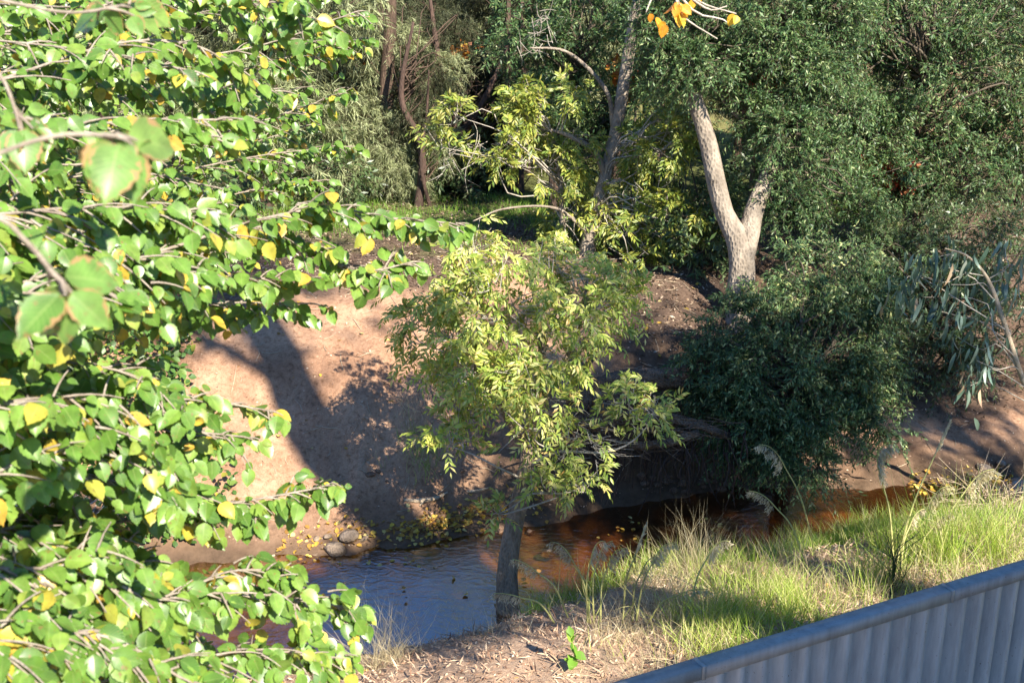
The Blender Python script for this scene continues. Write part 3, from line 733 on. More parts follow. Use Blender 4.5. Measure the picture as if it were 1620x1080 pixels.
olive_tree('dark evergreen in the shade between forked trunk and tall olive', (1300, 370), 25.0, 0,
           [blob_px(1270, 140, 25, 60, .8), blob_px(1340, 240, 25, 60, .8), blob_px(1430, 320, 24, 60, .8), blob_px(1190, 280, 25.5, 45, .6), blob_px(1360, 60, 25.5, 90, 1.0)],
           'shrub', name='evergreen_tree', per=20, tw=9, k=12, ll=(.14, .20), r=.14)

olive_tree('slim dark evergreen in the gap between leaning ash and forked trunk', (1060, 340), 21.5, 0,
           [blob_px(1040, 110, 21.5, 48, .9), blob_px(1045, 20, 21.5, 55, .9), blob_px(1050, 190, 21.6, 34, .5)],
           'olive', name='evergreen_tree', per=24, tw=10, k=13, ll=(.08, .12), r=.09)

# ---- gum sapling at the right with long drooping blue-grey leaves
Tg = 13.6
gb = px_line([(1660, 700, Tg + .3), (1618, 600, Tg + .1), (1585, 500, Tg), (1562, 440, Tg), (1530, 405, Tg - .1), (1495, 393, Tg - .2)])
base = gz(gb[0] + np.array([.15, .2, 0])); gb = np.concatenate([[base - UP * .1], gb])
gum = thing('gum_sapling', 'gum sapling arching in from the right edge with long drooping blue-grey leaves', 'tree', base)
wood_build([(gb, [.05, .045, .035, .03, .022, .015, .008], None)], 'trunk', M['stick'], gum, 5, .03, 8)
w = Geo(); lf = Geo(); sam = spline(gb, 60)[12:]
cl = [(1440, 460, 18), (1425, 500, 14), (1490, 440, 26), (1505, 480, 24), (1530, 530, 24), (1545, 600, 20), (1535, 640, 12), (1470, 440, 18), (1560, 480, 16), (1590, 420, 14), (1600, 500, 10), (1575, 570, 10), (1612, 450, 10), (1530, 440, 16), (1480, 510, 14), (1460, 500, 14), (1555, 620, 14), (1510, 560, 12)]
C = np.array([at(a, b_ - 30, Tg + rng.uniform(-.3, .3)) for a, b_, n in cl]); K = [n for _, _, n in cl]
limbs_to(w, sam, C, .010, .003, .05, 4)
for c, n in zip(C, K):
    P = c + rng.normal(size=(n, 3)) * np.array([.12, .12, .10])
    A = -UP + rng.normal(size=(n, 3)) * .28; N = rng.normal(size=(n, 3)) + np.array([0, -.6, .2])
    place(lf, EUC, P, A, N, rng.uniform(.17, .29, n))
tag(w.build('twigs', M['twig'], gum), kind='stuff'); lf.build('crown', M['euc'], gum)

# ---- dead twiggy brush below it
db = gz(at(1590, 640, 14.6))
dead = Geo()
for i_ in range(150):
    a = db + rng.normal(size=3) * np.array([.18, .15, .06]) + UP * .1
    d = nrm(np.array([rng.normal() * .9 - .25, rng.normal() * .5, rng.uniform(-.15, .8)])) * rng.uniform(.35, 1.0)
    m_ = a + d * .5 + rng.normal(size=3) * .1
    e = a + d + rng.normal(size=3) * .08 - UP * rng.uniform(0, .35)
    tubes(dead, spline([a, m_, e], 7), np.linspace(.008, .003, 7), 4)
o = dead.build('dead_brush', M['stick']); tag(o, 'tangle of dead pale twigs on the bank at the right edge', 'brush')

# ---- casuarinas and other forest trees
def casuarina(label, b, height, r, blobs, mat='casu', name='casuarina_tree', group=None, per=30, tw=10, k=30, ll=(.09, .17), bark='bark_dark', top_off=(0, 0), droop=.6, fork=False):
    root = thing(name, label, 'tree', b, group)
    top = b + UP * height + np.array([top_off[0], top_off[1], 0])
    trn = np.array([b - UP * .2, b + (top - b) * .33 + rng.normal(size=3) * .08, b + (top - b) * .66 + rng.normal(size=3) * .1, top])
    lines = [(trn, [r, r * .82, r * .65, r * .3], (.35, .25))]
    if fork:
        f0 = trn[1]; lines.append((np.array([f0, f0 + np.array([.45, .1, .55]), f0 + np.array([1.0, .2, 1.6]), f0 + np.array([1.3, .2, 2.6])]), [r * .7, r * .55, r * .45, r * .2], None))
    wood_build(lines, 'trunk', M[bark], root, int(rng.integers(100)), .05, 10)
    if blobs:
        w = Geo(); lf = Geo()
        leafy_crown(blobs, per, tw, k, NEEDLE, ll, lf, w, trunk_samples([trn]), (.3, .6), droop, .16, .45, .016, .3, .8, .02)
        tag(w.build('twigs', M['bark_dark'], root), kind='stuff'); lf.build('crown', M[mat], root)
    return root

def gb_(px, py):
    return ground_hit(px, py)[0]
b = gb_(621, 318); t = ground_hit(621, 318)[1]
casuarina('big dark-trunked casuarina with feathery grey-green foliage left of the clearing', b, 7.0, .21,
          [blob_px(600, 215, t - .6, 62, 1.7), blob_px(565, 265, t - .6, 40, .9), blob_px(630, 265, t - .8, 36, .8), blob_px(690, 115, t - .6, 32, .5), blob_px(560, 160, t, 45, .8), blob_px(655, 160, t - .3, 30, .5), blob_px(630, 70, t - .5, 34, .5), blob_px(585, 90, t - .4, 34, .5)], 'casu', bark='bark_dark', per=34)
b = gb_(607, 316) + np.array([-.05, .9, 0])
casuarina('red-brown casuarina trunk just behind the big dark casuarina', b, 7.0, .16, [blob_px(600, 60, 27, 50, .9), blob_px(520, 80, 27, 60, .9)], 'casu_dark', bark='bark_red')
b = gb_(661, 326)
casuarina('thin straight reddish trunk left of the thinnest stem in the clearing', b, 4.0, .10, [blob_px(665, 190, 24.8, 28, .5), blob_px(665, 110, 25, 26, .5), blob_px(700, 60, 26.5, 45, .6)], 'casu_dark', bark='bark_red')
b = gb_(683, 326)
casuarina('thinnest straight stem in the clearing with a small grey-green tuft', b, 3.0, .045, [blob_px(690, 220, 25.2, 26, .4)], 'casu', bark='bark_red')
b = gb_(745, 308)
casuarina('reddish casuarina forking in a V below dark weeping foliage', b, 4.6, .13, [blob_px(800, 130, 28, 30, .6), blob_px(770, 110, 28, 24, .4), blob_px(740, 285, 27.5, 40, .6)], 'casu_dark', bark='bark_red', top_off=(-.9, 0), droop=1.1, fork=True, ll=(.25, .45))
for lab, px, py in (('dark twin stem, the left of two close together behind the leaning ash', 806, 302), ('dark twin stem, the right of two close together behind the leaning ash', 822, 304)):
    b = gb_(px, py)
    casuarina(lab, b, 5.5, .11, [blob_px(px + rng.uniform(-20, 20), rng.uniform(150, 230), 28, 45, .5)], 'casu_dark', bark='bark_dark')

k_ = 0
LBL = ['tall shaded casuarina in the dim forest behind the far bank']
far_spots = [(800, 35, 7.5), (650, 37, 9), (300, 26, 9), (380, 25, 8.5), (420, 24, 5), (530, 34, 9), (700, 35, 9), (840, 30, 8), (960, 29, 9), (1060, 28, 10), (1150, 30, 10), (1230, 29, 10), (1340, 28, 10), (1440, 27, 10), (1540, 26, 10), (1640, 25, 10), (1730, 24, 10), (160, 25, 9), (30, 24, 9), (-80, 24, 9), (770, 37, 9), (730, 36, 9), (600, 39, 10), (900, 36, 9), (1010, 35, 10), (1400, 34, 11), (1550, 33, 11)]
for px, yy, hh in far_spots:
    x = (px - 810) / F * (yy * CP + 1.2) + rng.uniform(-.4, .4)
    b = np.array([x, yy, float(H(x, yy))])
    if 470 < px < 850: hh = min(hh, .47 * (yy - 11) - b[2])
    bl = []
    for q in range(7):
        hq = rng.uniform(.25, 1.0) * hh
        rr = rng.uniform(.8, 1.5) * (1.15 - .5 * hq / hh)
        bl.append((b + np.array([rng.normal() * .8, rng.normal() * .8, hq]), np.array([rr, rr, rr * .8]), .8))
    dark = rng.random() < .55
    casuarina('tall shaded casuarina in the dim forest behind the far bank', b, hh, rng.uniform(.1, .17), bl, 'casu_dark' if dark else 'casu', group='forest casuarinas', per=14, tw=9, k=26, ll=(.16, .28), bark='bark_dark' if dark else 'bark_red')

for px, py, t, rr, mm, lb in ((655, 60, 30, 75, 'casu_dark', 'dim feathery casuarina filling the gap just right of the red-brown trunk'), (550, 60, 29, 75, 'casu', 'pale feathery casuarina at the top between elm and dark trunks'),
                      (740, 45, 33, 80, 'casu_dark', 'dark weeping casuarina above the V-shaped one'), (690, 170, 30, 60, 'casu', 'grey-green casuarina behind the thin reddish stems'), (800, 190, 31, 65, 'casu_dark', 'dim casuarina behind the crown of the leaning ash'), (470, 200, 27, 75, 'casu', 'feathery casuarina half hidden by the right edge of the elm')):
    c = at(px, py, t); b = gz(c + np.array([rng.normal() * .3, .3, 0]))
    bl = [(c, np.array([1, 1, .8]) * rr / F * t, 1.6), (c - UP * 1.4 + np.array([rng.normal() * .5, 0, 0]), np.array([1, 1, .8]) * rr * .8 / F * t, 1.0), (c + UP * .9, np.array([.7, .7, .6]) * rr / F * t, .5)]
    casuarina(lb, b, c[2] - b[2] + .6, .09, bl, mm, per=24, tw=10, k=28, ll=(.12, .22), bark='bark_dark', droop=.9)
# autumn shrubs far behind
def autumn(label, px, py, t, r, mat, name, n=420):
    c = at(px, py, t); b = gz(c)
    root = thing(name, label, 'shrub', b)
    w = Geo(); lf = Geo()
    st = np.array([b - UP * .1, (b + c) / 2 + rng.normal(size=3) * .1, c])
    tubes(w, spline(st, 8), np.linspace(.06, .02, 8), 6)
    leafy_crown([(c, np.array([r, r, r * .8]), 1)], 26, 7, 7, ROUND, (.10, .18), lf, w, spline(st, 10), (.2, .4), .2, .35, .2, .02)
    w.build('stem', M['twig_dark'], root); lf.build('crown', M[mat], root)
autumn('orange autumn shrub glowing behind the V-shaped casuarina', 732, 112, 28.5, .36, 'autumn', 'autumn_shrub')
autumn('orange autumn shrub far behind, left of the casuarina trunks', 560, 125, 28.5, .4, 'autumn', 'autumn_shrub')
autumn('orange autumn shrub glimpsed right of the leaning ash', 1008, 112, 22.5, .22, 'autumn', 'autumn_shrub')
autumn('dull red shrub glimpsed right of the forked trunk', 1200, 128, 18.6, .24, 'redleaf', 'red_shrub')
autumn('rusty red shrub glimpsed low through the tall olive', 1402, 275, 18.9, .16, 'redleaf', 'red_shrub')

# low dark bushes on the forest floor
def low_bush(label, px, py, r, mat, ll=(.12, .2), group=None):
    b, t = ground_hit(px, py)
    root = thing('forest_bush', label, 'shrub', b, group)
    w = Geo(); lf = Geo()
    st = np.array([b - UP * .1, b + UP * r * .5, b + UP * r])
    tubes(w, spline(st, 6), np.linspace(.04, .015, 6), 6)
    leafy_crown([(b + UP * r * .8, np.array([r, r, r * .8]), 1)], 26, 7, 9, OLIVE, ll, lf, w, spline(st, 10), (.25, .5), .2, .35, .2, .02)
    w.build('stem', M['twig_dark'], root); lf.build('crown', M[mat], root)
low_bush('dark green bush at the back of the clearing beside the reddish stems', 735, 318, .75, 'shrub')
low_bush('dark green bush behind the forked trunk on its left', 1110, 420, .5, 'shrub')
low_bush('low shaded bush behind the creek bank under the left elm', 520, 330, .8, 'shrub')
low_bush('low shaded bush under the left elm nearer the frame edge', 330, 350, .9, 'shrub')

# far wood
lf = Geo()
for i_ in range(150):
    y = rng.uniform(50, 98); x = rng.uniform(-.75, .75) * y
    hh = rng.uniform(5, 9)
    b = np.array([x, y, float(H(x, y, False))])
    n = 900
    p, d = ellip(b + UP * hh * .55, (hh * .38, hh * .38, hh * .55), n, .6)
    place(lf, ROUND, p, d + rnd(n) * .8 - UP * .3, rnd(n) + UP * .6 + SUNV * .4, rng.uniform(.35, .7, n))
o = lf.build('far_woodland', M['wood']); tag(o, 'dense far woodland on the rising slope behind all other trees', 'woodland', kind='stuff')
# ------------------------------------------------------------------ big elm at the left
trunk_b = np.array([-4.6, 4.6, float(H(-4.6, 4.6))])
etr = np.array([trunk_b - UP * .3, trunk_b + np.array([.1, 0, 1.6]), trunk_b + np.array([.05, .1, 3.4]), trunk_b + np.array([.3, .2, 5.6]), trunk_b + np.array([.5, .3, 8.2])])
elm = thing('elm_tree', 'bright green broad-leaved elm with yellow leaves filling the left side, close to the viewer', 'tree', trunk_b)
wood_build([(etr, [.30, .26, .22, .18, .08], (.4, .4))], 'trunk', M['bark_pale'], elm, 41, .05, 16)
esam = spline(etr, 60)

def spray(lf, w, pts, r0, start, step, tl, leaf, tpl, nl, camera_bias=.35, dens=1.0, sub=True):
    """branch polyline (world) with flat alternate-leaved sprays."""
    Lb = np.linalg.norm(np.diff(pts, axis=0), axis=1).sum()
    m = max(14, int(Lb / .08)); P = spline(pts, m)
    tubes(w, P, np.linspace(r0, .0035, m), 6)
    T = nrm(np.gradient(P, axis=0))
    n = max(3, int(Lb * (1 - start) / step * dens))
    s = start + (1 - start) * (np.arange(n) + rng.random(n) * .8) / n
    idx = np.clip((s * (m - 1)).astype(int), 0, m - 1)
    B = P[idx]; Tb = T[idx]
    sg = np.where(np.arange(n) % 2, 1, -1)[:, None]
    side = nrm(np.cross(Tb, UP + rng.normal(size=(n, 3)) * .35))
    D = nrm(Tb * rng.uniform(.3, 1.0, (n, 1)) + side * sg * rng.uniform(.3, 1.0, (n, 1)) + UP * rng.uniform(-.35, .25, (n, 1)))
    L = rng.uniform(*tl, n) * (1 - .55 * np.clip((s - .6) / .4, 0, 1))
    # terminal twig
    B = np.concatenate([B, P[-1:]]); D = np.concatenate([D, T[-1:]]); L = np.concatenate([L, [tl[0] * .5]])
    n += 1
    if sub:
        ns = n // 2
        k2 = rng.integers(0, n, ns); f = rng.uniform(.3, .8, ns)
        B2 = B[k2] + D[k2] * (L[k2] * f)[:, None]; D2 = nrm(D[k2] + rnd(ns) * .9); L2 = L[k2] * .6
        B = np.concatenate([B, B2]); D = np.concatenate([D, D2]); L = np.concatenate([L, L2]); n += ns
    dr = .25
    ss = np.linspace(0, 1, 5)
    TP = B[:, None] + D[:, None] * (L[:, None] * ss)[..., None]; TP[..., 2] -= dr * L[:, None] * ss ** 2
    tubes(w, TP, np.tile(np.linspace(.0042, .0016, 5), (n, 1)), 4)
    # leaves
    sc = leaf
    k = nl
    u = (np.arange(k) + .6) / k
    u = np.tile(u, (n, 1)) + rng.normal(size=(n, k)) * .03
    Q = B[:, None] + D[:, None] * (L[:, None] * u)[..., None]; Q[..., 2] -= dr * L[:, None] * u ** 2
    Td = np.repeat(D[:, None], k, 1).copy(); Td[..., 2] -= 2 * dr * u; Td = nrm(Td)
    Sd = nrm(np.cross(Td, UP + rng.normal(size=Td.shape) * .2)) * np.where(np.arange(k) % 2, 1, -1)[None, :, None]
    keep = rng.random((n, k)) < np.minimum(.88, .30 + L[:, None] / (sc * k * .6))
    Q = Q[keep]; Td = Td[keep]; Sd = Sd[keep]
    A = nrm(Td * .45 + Sd * .7 - UP * rng.uniform(.1, 1.0, (len(Q), 1)) + rng.normal(size=Q.shape) * .18)
    tocam = nrm(CAM - Q)
    N = SUNV * .55 + UP * .35 + tocam * camera_bias + rng.normal(size=Q.shape) * .42
    S = sc * (.35 + .90 * rng.random(len(Q)) ** .8)
    place(lf, tpl, Q + A * .012, A, N, S)

def t_near(pix): return pix[0][2] > 2.2
def elm_branch(pix, r0=.02, start=.25, step=.075, tl=(.22, .42), leaf=.092, tpl=ELM, nl=7, mat='elm', label=None, dens=1.0, attach=None, name='branch', bias=.35):
    pts = px_line(pix)
    a = esam[np.argmin(np.linalg.norm(esam - (pts[0] - UP * .3), axis=1))] if attach is None else attach
    pts0 = np.concatenate([[a], np.array([a * (1 - f_) + pts[0] * f_ + UP * .06 * (1 - f_) for f_ in (.35, .6, .78, .90)]), pts])
    r0 = r0 * .62 if r0 < .03 else r0
    Ls = np.concatenate([[0], np.cumsum(np.linalg.norm(np.diff(pts0, axis=0), axis=1))])
    st = max(.0, (Ls[5] + start * (Ls[-1] - Ls[5])) / Ls[-1])
    if pix[0][2] < 2.2: pass
    elif start < .5: st = min(st, .42)
    elif start < .9: st = min(st, .45)
    w = Geo(); lf = Geo()
    spray(lf, w, pts0, r0, st, step, tl, leaf, tpl, nl, bias, dens)
    bo = w.build(name, M['twig_elm'], elm)
    if label: bo['label'] = label
    lf.build('foliage', M[mat], bo)

# right-hand edge branches
EB = dict(leaf=.060, tpl=ELM_NEAR, nl=10)
elm_branch([(-100, 440, 3.5), (200, 410, 3.8), (400, 350, 4.0), (520, 330, 4.2), (620, 345, 4.3), (705, 352, 4.35)], .018, .42, .048, (.14, .26), **EB)
elm_branch([(200, 370, 4.0), (380, 355, 4.2), (500, 400, 4.3), (570, 430, 4.3), (650, 415, 4.35)], .012, .45, .048, (.12, .24), **EB)
elm_branch([(-100, 540, 4.2), (150, 500, 4.3), (330, 480, 4.4), (490, 480, 4.4)], .016, .3, .048, (.16, .32), **EB)
elm_branch([(-80, 470, 3.6), (150, 440, 3.8), (330, 440, 4.0), (480, 440, 4.2)], .014, .2, .048, (.16, .32), **EB)
elm_branch([(-100, 600, 3.6), (120, 600, 3.6), (250, 618, 3.7), (400, 645, 3.8), (430, 650, 3.8)], .008, .25, .09, (.08, .18), dens=.55, **EB)
elm_branch([(-100, 690, 3.2), (150, 670, 3.4), (280, 680, 3.6), (380, 690, 3.7)], .010, .2, .048, (.12, .24), **EB)
elm_branch([(-100, 870, 3.2), (100, 840, 3.3), (300, 806, 3.6), (430, 785, 3.8), (520, 768, 3.9)], .014, .35, .045, (.10, .22), **EB)
elm_branch([(-100, 760, 3.0), (120, 750, 3.2), (250, 770, 3.4), (330, 790, 3.5)], .012, .15, .048, (.16, .28), **EB)
elm_branch([(-100, 1000, 2.8), (100, 935, 3.0), (350, 938, 3.3), (480, 950, 3.7), (560, 962, 3.9)], .012, .2, .045, (.12, .26), **EB)
elm_branch([(-50, 1080, 2.8), (200, 1000, 3.0), (340, 910, 3.4), (440, 900, 3.6)], .012, .25, .045, (.12, .26), **EB)
elm_branch([(0, 1120, 2.8), (250, 1050, 3.0), (420, 1030, 3.4), (520, 1040, 3.7)], .012, .1, .045, (.14, .28), **EB)
elm_branch([(-60, 1010, 2.4), (60, 1000, 2.5), (180, 1010, 2.6), (300, 1080, 2.7)], .012, .0, .045, (.14, .26), **EB)
elm_branch([(-60, 890, 2.5), (80, 900, 2.7), (180, 920, 2.8), (260, 960, 2.9)], .012, .0, .048, (.14, .26), **EB)
elm_branch([(-60, 640, 2.5), (60, 630, 2.7), (170, 640, 2.9), (260, 720, 3.0)], .012, .0, .048, (.14, .28), **EB)
elm_branch([(-60, 760, 2.6), (60, 720, 2.7), (180, 720, 2.9), (260, 760, 3.0)], .012, .0, .075, (.14, .26), **EB)
elm_branch([(-60, 560, 3.0), (80, 570, 3.1), (200, 590, 3.2), (300, 640, 3.3)], .012, .1, .048, (.14, .28), **EB)
# mid and upper branches
elm_branch([(-50, 220, 3.0), (120, 200, 3.2), (240, 190, 3.4), (390, 190, 3.6)], .014, .1, .048, (.16, .3), **EB)
elm_branch([(-50, 340, 2.8), (100, 330, 3.0), (240, 330, 3.2), (330, 350, 3.4)], .014, .1, .048, (.18, .32), **EB)
elm_branch([(-50, 140, 3.4), (180, 70, 3.8), (300, 70, 4.0), (380, 110, 4.1)], .014, .1, .075, (.18, .34), **EB)
elm_branch([(-50, 470, 2.8), (90, 430, 2.9), (230, 410, 3.1), (310, 430, 3.3)], .014, .1, .048, (.16, .3), **EB)
UB = dict(leaf=.056, tpl=ELM, nl=11)
elm_branch([(-60, 170, 6.2), (100, 90, 6.2), (200, 40, 6.2), (290, -10, 6.2), (380, -60, 6.2)], .07, .5, .2, (.3, .6), label='thick pale limb crossing the top left corner', dens=.6, **UB)
elm_branch([(0, 190, 5.2), (250, 105, 5.6), (420, 70, 6.0), (560, 20, 6.3)], .018, .1, .045, (.22, .46), **UB)
elm_branch([(0, 260, 5.2), (300, 140, 6.0), (460, 90, 6.2), (568, 62, 6.4)], .016, .15, .045, (.22, .46), **UB)
elm_branch([(0, 330, 5.2), (250, 240, 6.0), (420, 190, 6.4), (535, 150, 6.6)], .016, .15, .045, (.22, .46), **UB)
elm_branch([(0, 350, 5.4), (250, 280, 6.0), (420, 245, 6.4), (550, 232, 6.6)], .016, .1, .045, (.22, .46), **UB)
elm_branch([(0, 390, 5.4), (260, 340, 6.0), (400, 300, 6.4), (510, 285, 6.6)], .016, .1, .045, (.22, .46), **UB)
elm_branch([(0, 110, 5.4), (200, 40, 6.0), (400, 10, 6.4), (520, -25, 6.6)], .016, .1, .045, (.22, .46), **UB)
elm_branch([(0, 440, 5.8), (200, 390, 6.2), (340, 370, 6.6), (430, 380, 6.8)], .016, .0, .045, (.22, .46), **UB)
elm_branch([(-30, 60, 5.0), (120, 20, 5.4), (300, -20, 5.8), (430, 30, 6.0)], .016, .0, .045, (.22, .46), **UB)
elm_branch([(-30, 250, 6.5), (150, 220, 7.0), (330, 180, 7.2), (470, 140, 7.3)], .016, .0, .045, (.25, .5), **UB)
elm_branch([(-30, 320, 6.5), (150, 310, 7.0), (330, 250, 7.2), (480, 200, 7.3)], .016, .0, .045, (.25, .5), **UB)
elm_branch([(-30, 480, 5.8), (80, 470, 6.0), (160, 480, 6.2), (240, 500, 6.4)], .014, .0, .08, (.25, .45), **UB)
elm_branch([(-30, 560, 5.5), (60, 560, 5.7), (150, 590, 5.9)], .014, .0, .08, (.25, .45), **UB)
# many more shoots filling the left of the crown
def in_elm(px, py):
    lim = np.interp(py, [0, 60, 150, 230, 300, 330, 400, 440, 500, 530, 570, 640, 700, 760, 800, 860, 900, 960, 1020, 1080], [520, 540, 500, 510, 470, 420, 440, 330, 330, 250, 190, 230, 250, 270, 300, 270, 330, 400, 440, 430])
    return px < lim
cnt = 0
while cnt < 42:
    py = rng.uniform(-10, 1090); px = rng.uniform(20, 520)
    if cnt < 10: py = rng.uniform(120, 420); px = rng.uniform(30, 230)
    if not in_elm(px, py): continue
    up_ = py < 420
    if up_: t = rng.uniform(3.4, 7.4)
    else: t = rng.uniform(2.5, 4.4)
    if px > 330 and not up_ and py < 880: continue
    ext = 1.1 / t * F * .5
    p_ = [(px - ext * 1.6, py + rng.uniform(-90, 60), t + rng.uniform(-.2, .1)), (px - ext * .7, py - 10 + rng.uniform(-40, 30), t - .05), (px, py, t)]
    near = t < 4.6
    elm_branch(p_, .007, -.8, (.046 if near else .042), (.14, .30) if near else (.2, .42), (.058 if near else .054), ELM_NEAR if near else ELM, 11)
    cnt += 1
# leaves right by the lens
NB = dict(leaf=.072, tpl=ELM_NEAR, mat='elm_near', nl=5, bias=.8)
elm_branch([(-200, 330, 1.25), (-20, 250, 1.35), (90, 215, 1.4), (185, 215, 1.42)], .003, .4, .055, (.05, .09), **NB)
elm_branch([(-200, 330, 1.3), (-20, 340, 1.35), (40, 380, 1.38), (90, 440, 1.42)], .003, .55, .06, (.05, .08), **NB)
elm_branch([(-250, 60, 1.8), (-60, 90, 1.85), (0, 120, 1.9), (30, 190, 1.9)], .003, .5, .048, (.05, .09), **NB)
elm_branch([(-250, -60, 1.9), (0, 0, 2.0), (110, 20, 2.1), (190, 10, 2.2)], .003, .5, .08, (.06, .12), **NB)
# overhead limb carrying the hanging orange twig
ov = [(-500, -500, 4.6), (100, -620, 4.8), (700, -500, 5.2), (980, -260, 5.6), (1060, -60, 5.7), (1075, 10, 5.7)]
elm_branch([*ov], .02, .97, .1, (.05, .08), .085, ELM_NEAR, 3, 'elm_autumn', 'thin bare twig with a few orange leaves hanging into the top of the picture')
w = Geo()
for e in ([(1060, -60), (1030, 0), (1022, 20)], [(1065, -30), (1110, 5), (1165, 22)], [(1065, -20), (1100, 20), (1140, 30), (1150, 36)], [(1070, 0), (1085, 30), (1135, 62)], [(1070, -20), (1120, 15), (1150, 10)]):
    tubes(w, spline(px_line([(*q_, 5.7) for q_ in e]), 8), np.linspace(.008, .003, 8), 5)
tw = w.build('branch', M['twig'], elm)
lf = Geo()
P = px_line([(1028, 22, 5.7), (1038, 28, 5.7), (1046, 34, 5.69), (1050, 38, 5.7), (1096, 0, 5.7), (1160, 22, 5.7), (1166, 25, 5.7), (1104, -8, 5.7)])
place(lf, ELM_NEAR, P, -UP + rng.normal(size=P.shape) * .35, np.array([.3, -.8, .4]) + rng.normal(size=P.shape) * .4, rng.uniform(.05, .075, len(P)))
lf.build('foliage', M['elm_autumn'], tw)

# ------------------------------------------------------------------ metal fence
A0 = at(1010, 1080, 5.94); B0 = at(1620, 895, 7.18)
zt = 3.02
A0[2] = B0[2] = zt
dirv = nrm(B0 - A0); nv = np.array([dirv[1], -dirv[0], 0])        # towards the viewer
base_z = 1.0
fence = thing('metal_fence', 'grey ribbed sheet-metal fence running across the bottom right corner', 'fence', (A0[0], A0[1], base_z))
pitch = .155
LP = 1.87
s_first = .38 - 1 * LP
secs = [s_first + i_ * LP for i_ in range(5)]
def fpt(s, off, z): return A0 + dirv * s + nv * off + np.array([0, 0, z - zt])
for k_, s0 in enumerate(secs[:-1]):
    s1 = s0 + LP
    # ribbed sheet: pan, up, crest, down
    prof = []; s = s0
    while s < s1 - .02:
        for ds, off in ((0, .0), (.088, .0), (.093, .06), (.147, .06), (.155, .0)):
            if s + ds <= s1 + 1e-6: prof.append((s + ds, off))
        s += pitch
    prof = [p for i_, p in enumerate(prof) if i_ == 0 or p[0] - prof[i_ - 1][0] > 1e-5]
    pr = np.array([fpt(a, b, zt - .02) for a, b in prof]); lo = np.array([fpt(a, b, base_z) for a, b in prof])
    m = len(pr); g = Geo()
    back = nv * -.004
    V = np.concatenate([pr, lo, pr + back, lo + back])
    i_ = np.arange(m - 1)
    f = np.concatenate([np.stack([i_, i_ + 1, m + i_ + 1, m + i_], -1), np.stack([2 * m + i_ + 1, 2 * m + i_, 3 * m + i_, 3 * m + i_ + 1], -1)])
    g.add(V, [f]); g.build('panel', M['steel'], fence, smooth=False)
    # capping rail: folded channel
    e0, e1 = s0 + (.006), s1 - .004
    sec = [(-.022, -.078), (.072, -.078), (.070, .0), (-.022, .0)]
    pts0 = np.array([fpt(e0, a, zt + b + .012) for a, b in sec]); pts1 = np.array([fpt(e1, a, zt + b + .012) for a, b in sec])
    g = Geo(); m = 4; i_ = np.arange(m)
    g.add(np.concatenate([pts0, pts1]), [np.stack([i_, (i_ + 1) % m, m + (i_ + 1) % m, m + i_], -1), np.array([[3, 2, 1, 0], [4, 5, 6, 7]])])
    g.build('capping_rail', M['steel_cap'], fence, smooth=False)
    # joint sleeve and post
    g = Geo()
    sec = [(-.025, -.081), (.075, -.081), (.0735, -.002), (.0725, .003), (-.023, .003), (-.025, -.002)]
    pts0 = np.array([fpt(s1 - .012, a, zt + b + .012) for a, b in sec]); pts1 = np.array([fpt(s1 + .012, a, zt + b + .012) for a, b in sec])
    i_ = np.arange(6)
    g.add(np.concatenate([pts0, pts1]), [np.stack([i_, (i_ + 1) % 6, 6 + (i_ + 1) % 6, 6 + i_], -1), np.array([[5, 4, 3, 2, 1, 0], [6, 7, 8, 9, 10, 11]])])
    g.build('joint_sleeve', M['steel_cap'], fence, smooth=False)
    # screws
    for q_ in np.arange(s0 + .04, s1 - .03, pitch * 2):
        for zz in (zt - .28, zt - 1.1):
            g = Geo(); c = fpt(q_, .0, zz); tubes(g, np.array([c, c + nv * .006]), np.array([.006, .006]), 6)
            g.build('screw', M['bark_dark'], fence, smooth=False)

# ------------------------------------------------------------------ log and roots at the undercut bank
def log_at(name, label, pix, radii, seed, rough=.12, mat='log', cat='log', sides=16, extra=()):
    root = thing(name, label, cat, px_line(pix[:1])[0])
    wood_build([(px_line(pix), radii, None)], 'trunk', M[mat], root, seed, rough, sides)
    for pts, rr in extra:
        wood_build([(px_line(pts), rr, None)], 'root', M[mat], root, seed + 3, rough, 8)
log_at('fallen_log', 'thick twisted old log with a flared root end behind the ash tree', [(1150, 575, 15.0), (1080, 592, 14.8), (1000, 600, 14.6), (940, 618, 14.4), (905, 640, 14.2)], [.08, .14, .14, .20, .16], 71, .20, extra=[
    ([(930, 610, 14.4), (915, 585, 14.4), (905, 560, 14.6), (890, 545, 14.7)], [.12, .10, .07, .03]),
    ([(940, 630, 14.3), (955, 650, 14.1), (945, 675, 14.0)], [.10, .08, .03]),
    ([(925, 640, 14.2), (895, 655, 14.0), (865, 655, 13.9), (840, 660, 13.8)], [.08, .055, .04, .02]),
    ([(915, 600, 14.4), (930, 575, 14.2), (945, 560, 14.2)], [.08, .05, .02])])
log_at('fallen_log', 'long bare horizontal log lying under the twisted one', [(860, 665, 14.0), (930, 672, 14.0), (1010, 655, 14.1), (1090, 668, 14.2), (1150, 690, 14.2)], [.04, .06, .08, .075, .05], 75, .18)
log_at('fallen_log', 'low brown log end just above the dark undercut', [(990, 705, 14.0), (1050, 700, 14.0), (1105, 685, 14.1)], [.04, .06, .05], 79, .18)
g = Geo()
for i_ in range(95):
    px = rng.uniform(880, 1180); py = rng.uniform(670, 722)
    a = at(px, py, 14.2 + rng.uniform(-.15, .2)); e = a + np.array([rng.normal() * .12, rng.uniform(-.25, 0), 0]); e[2] = max(.02, a[2] - rng.uniform(.3, .8))
    tubes(g, spline([a, (a + e) / 2 + rng.normal(size=3) * .07, e], 7), np.linspace(rng.uniform(.008, .022), .004, 7), 5)
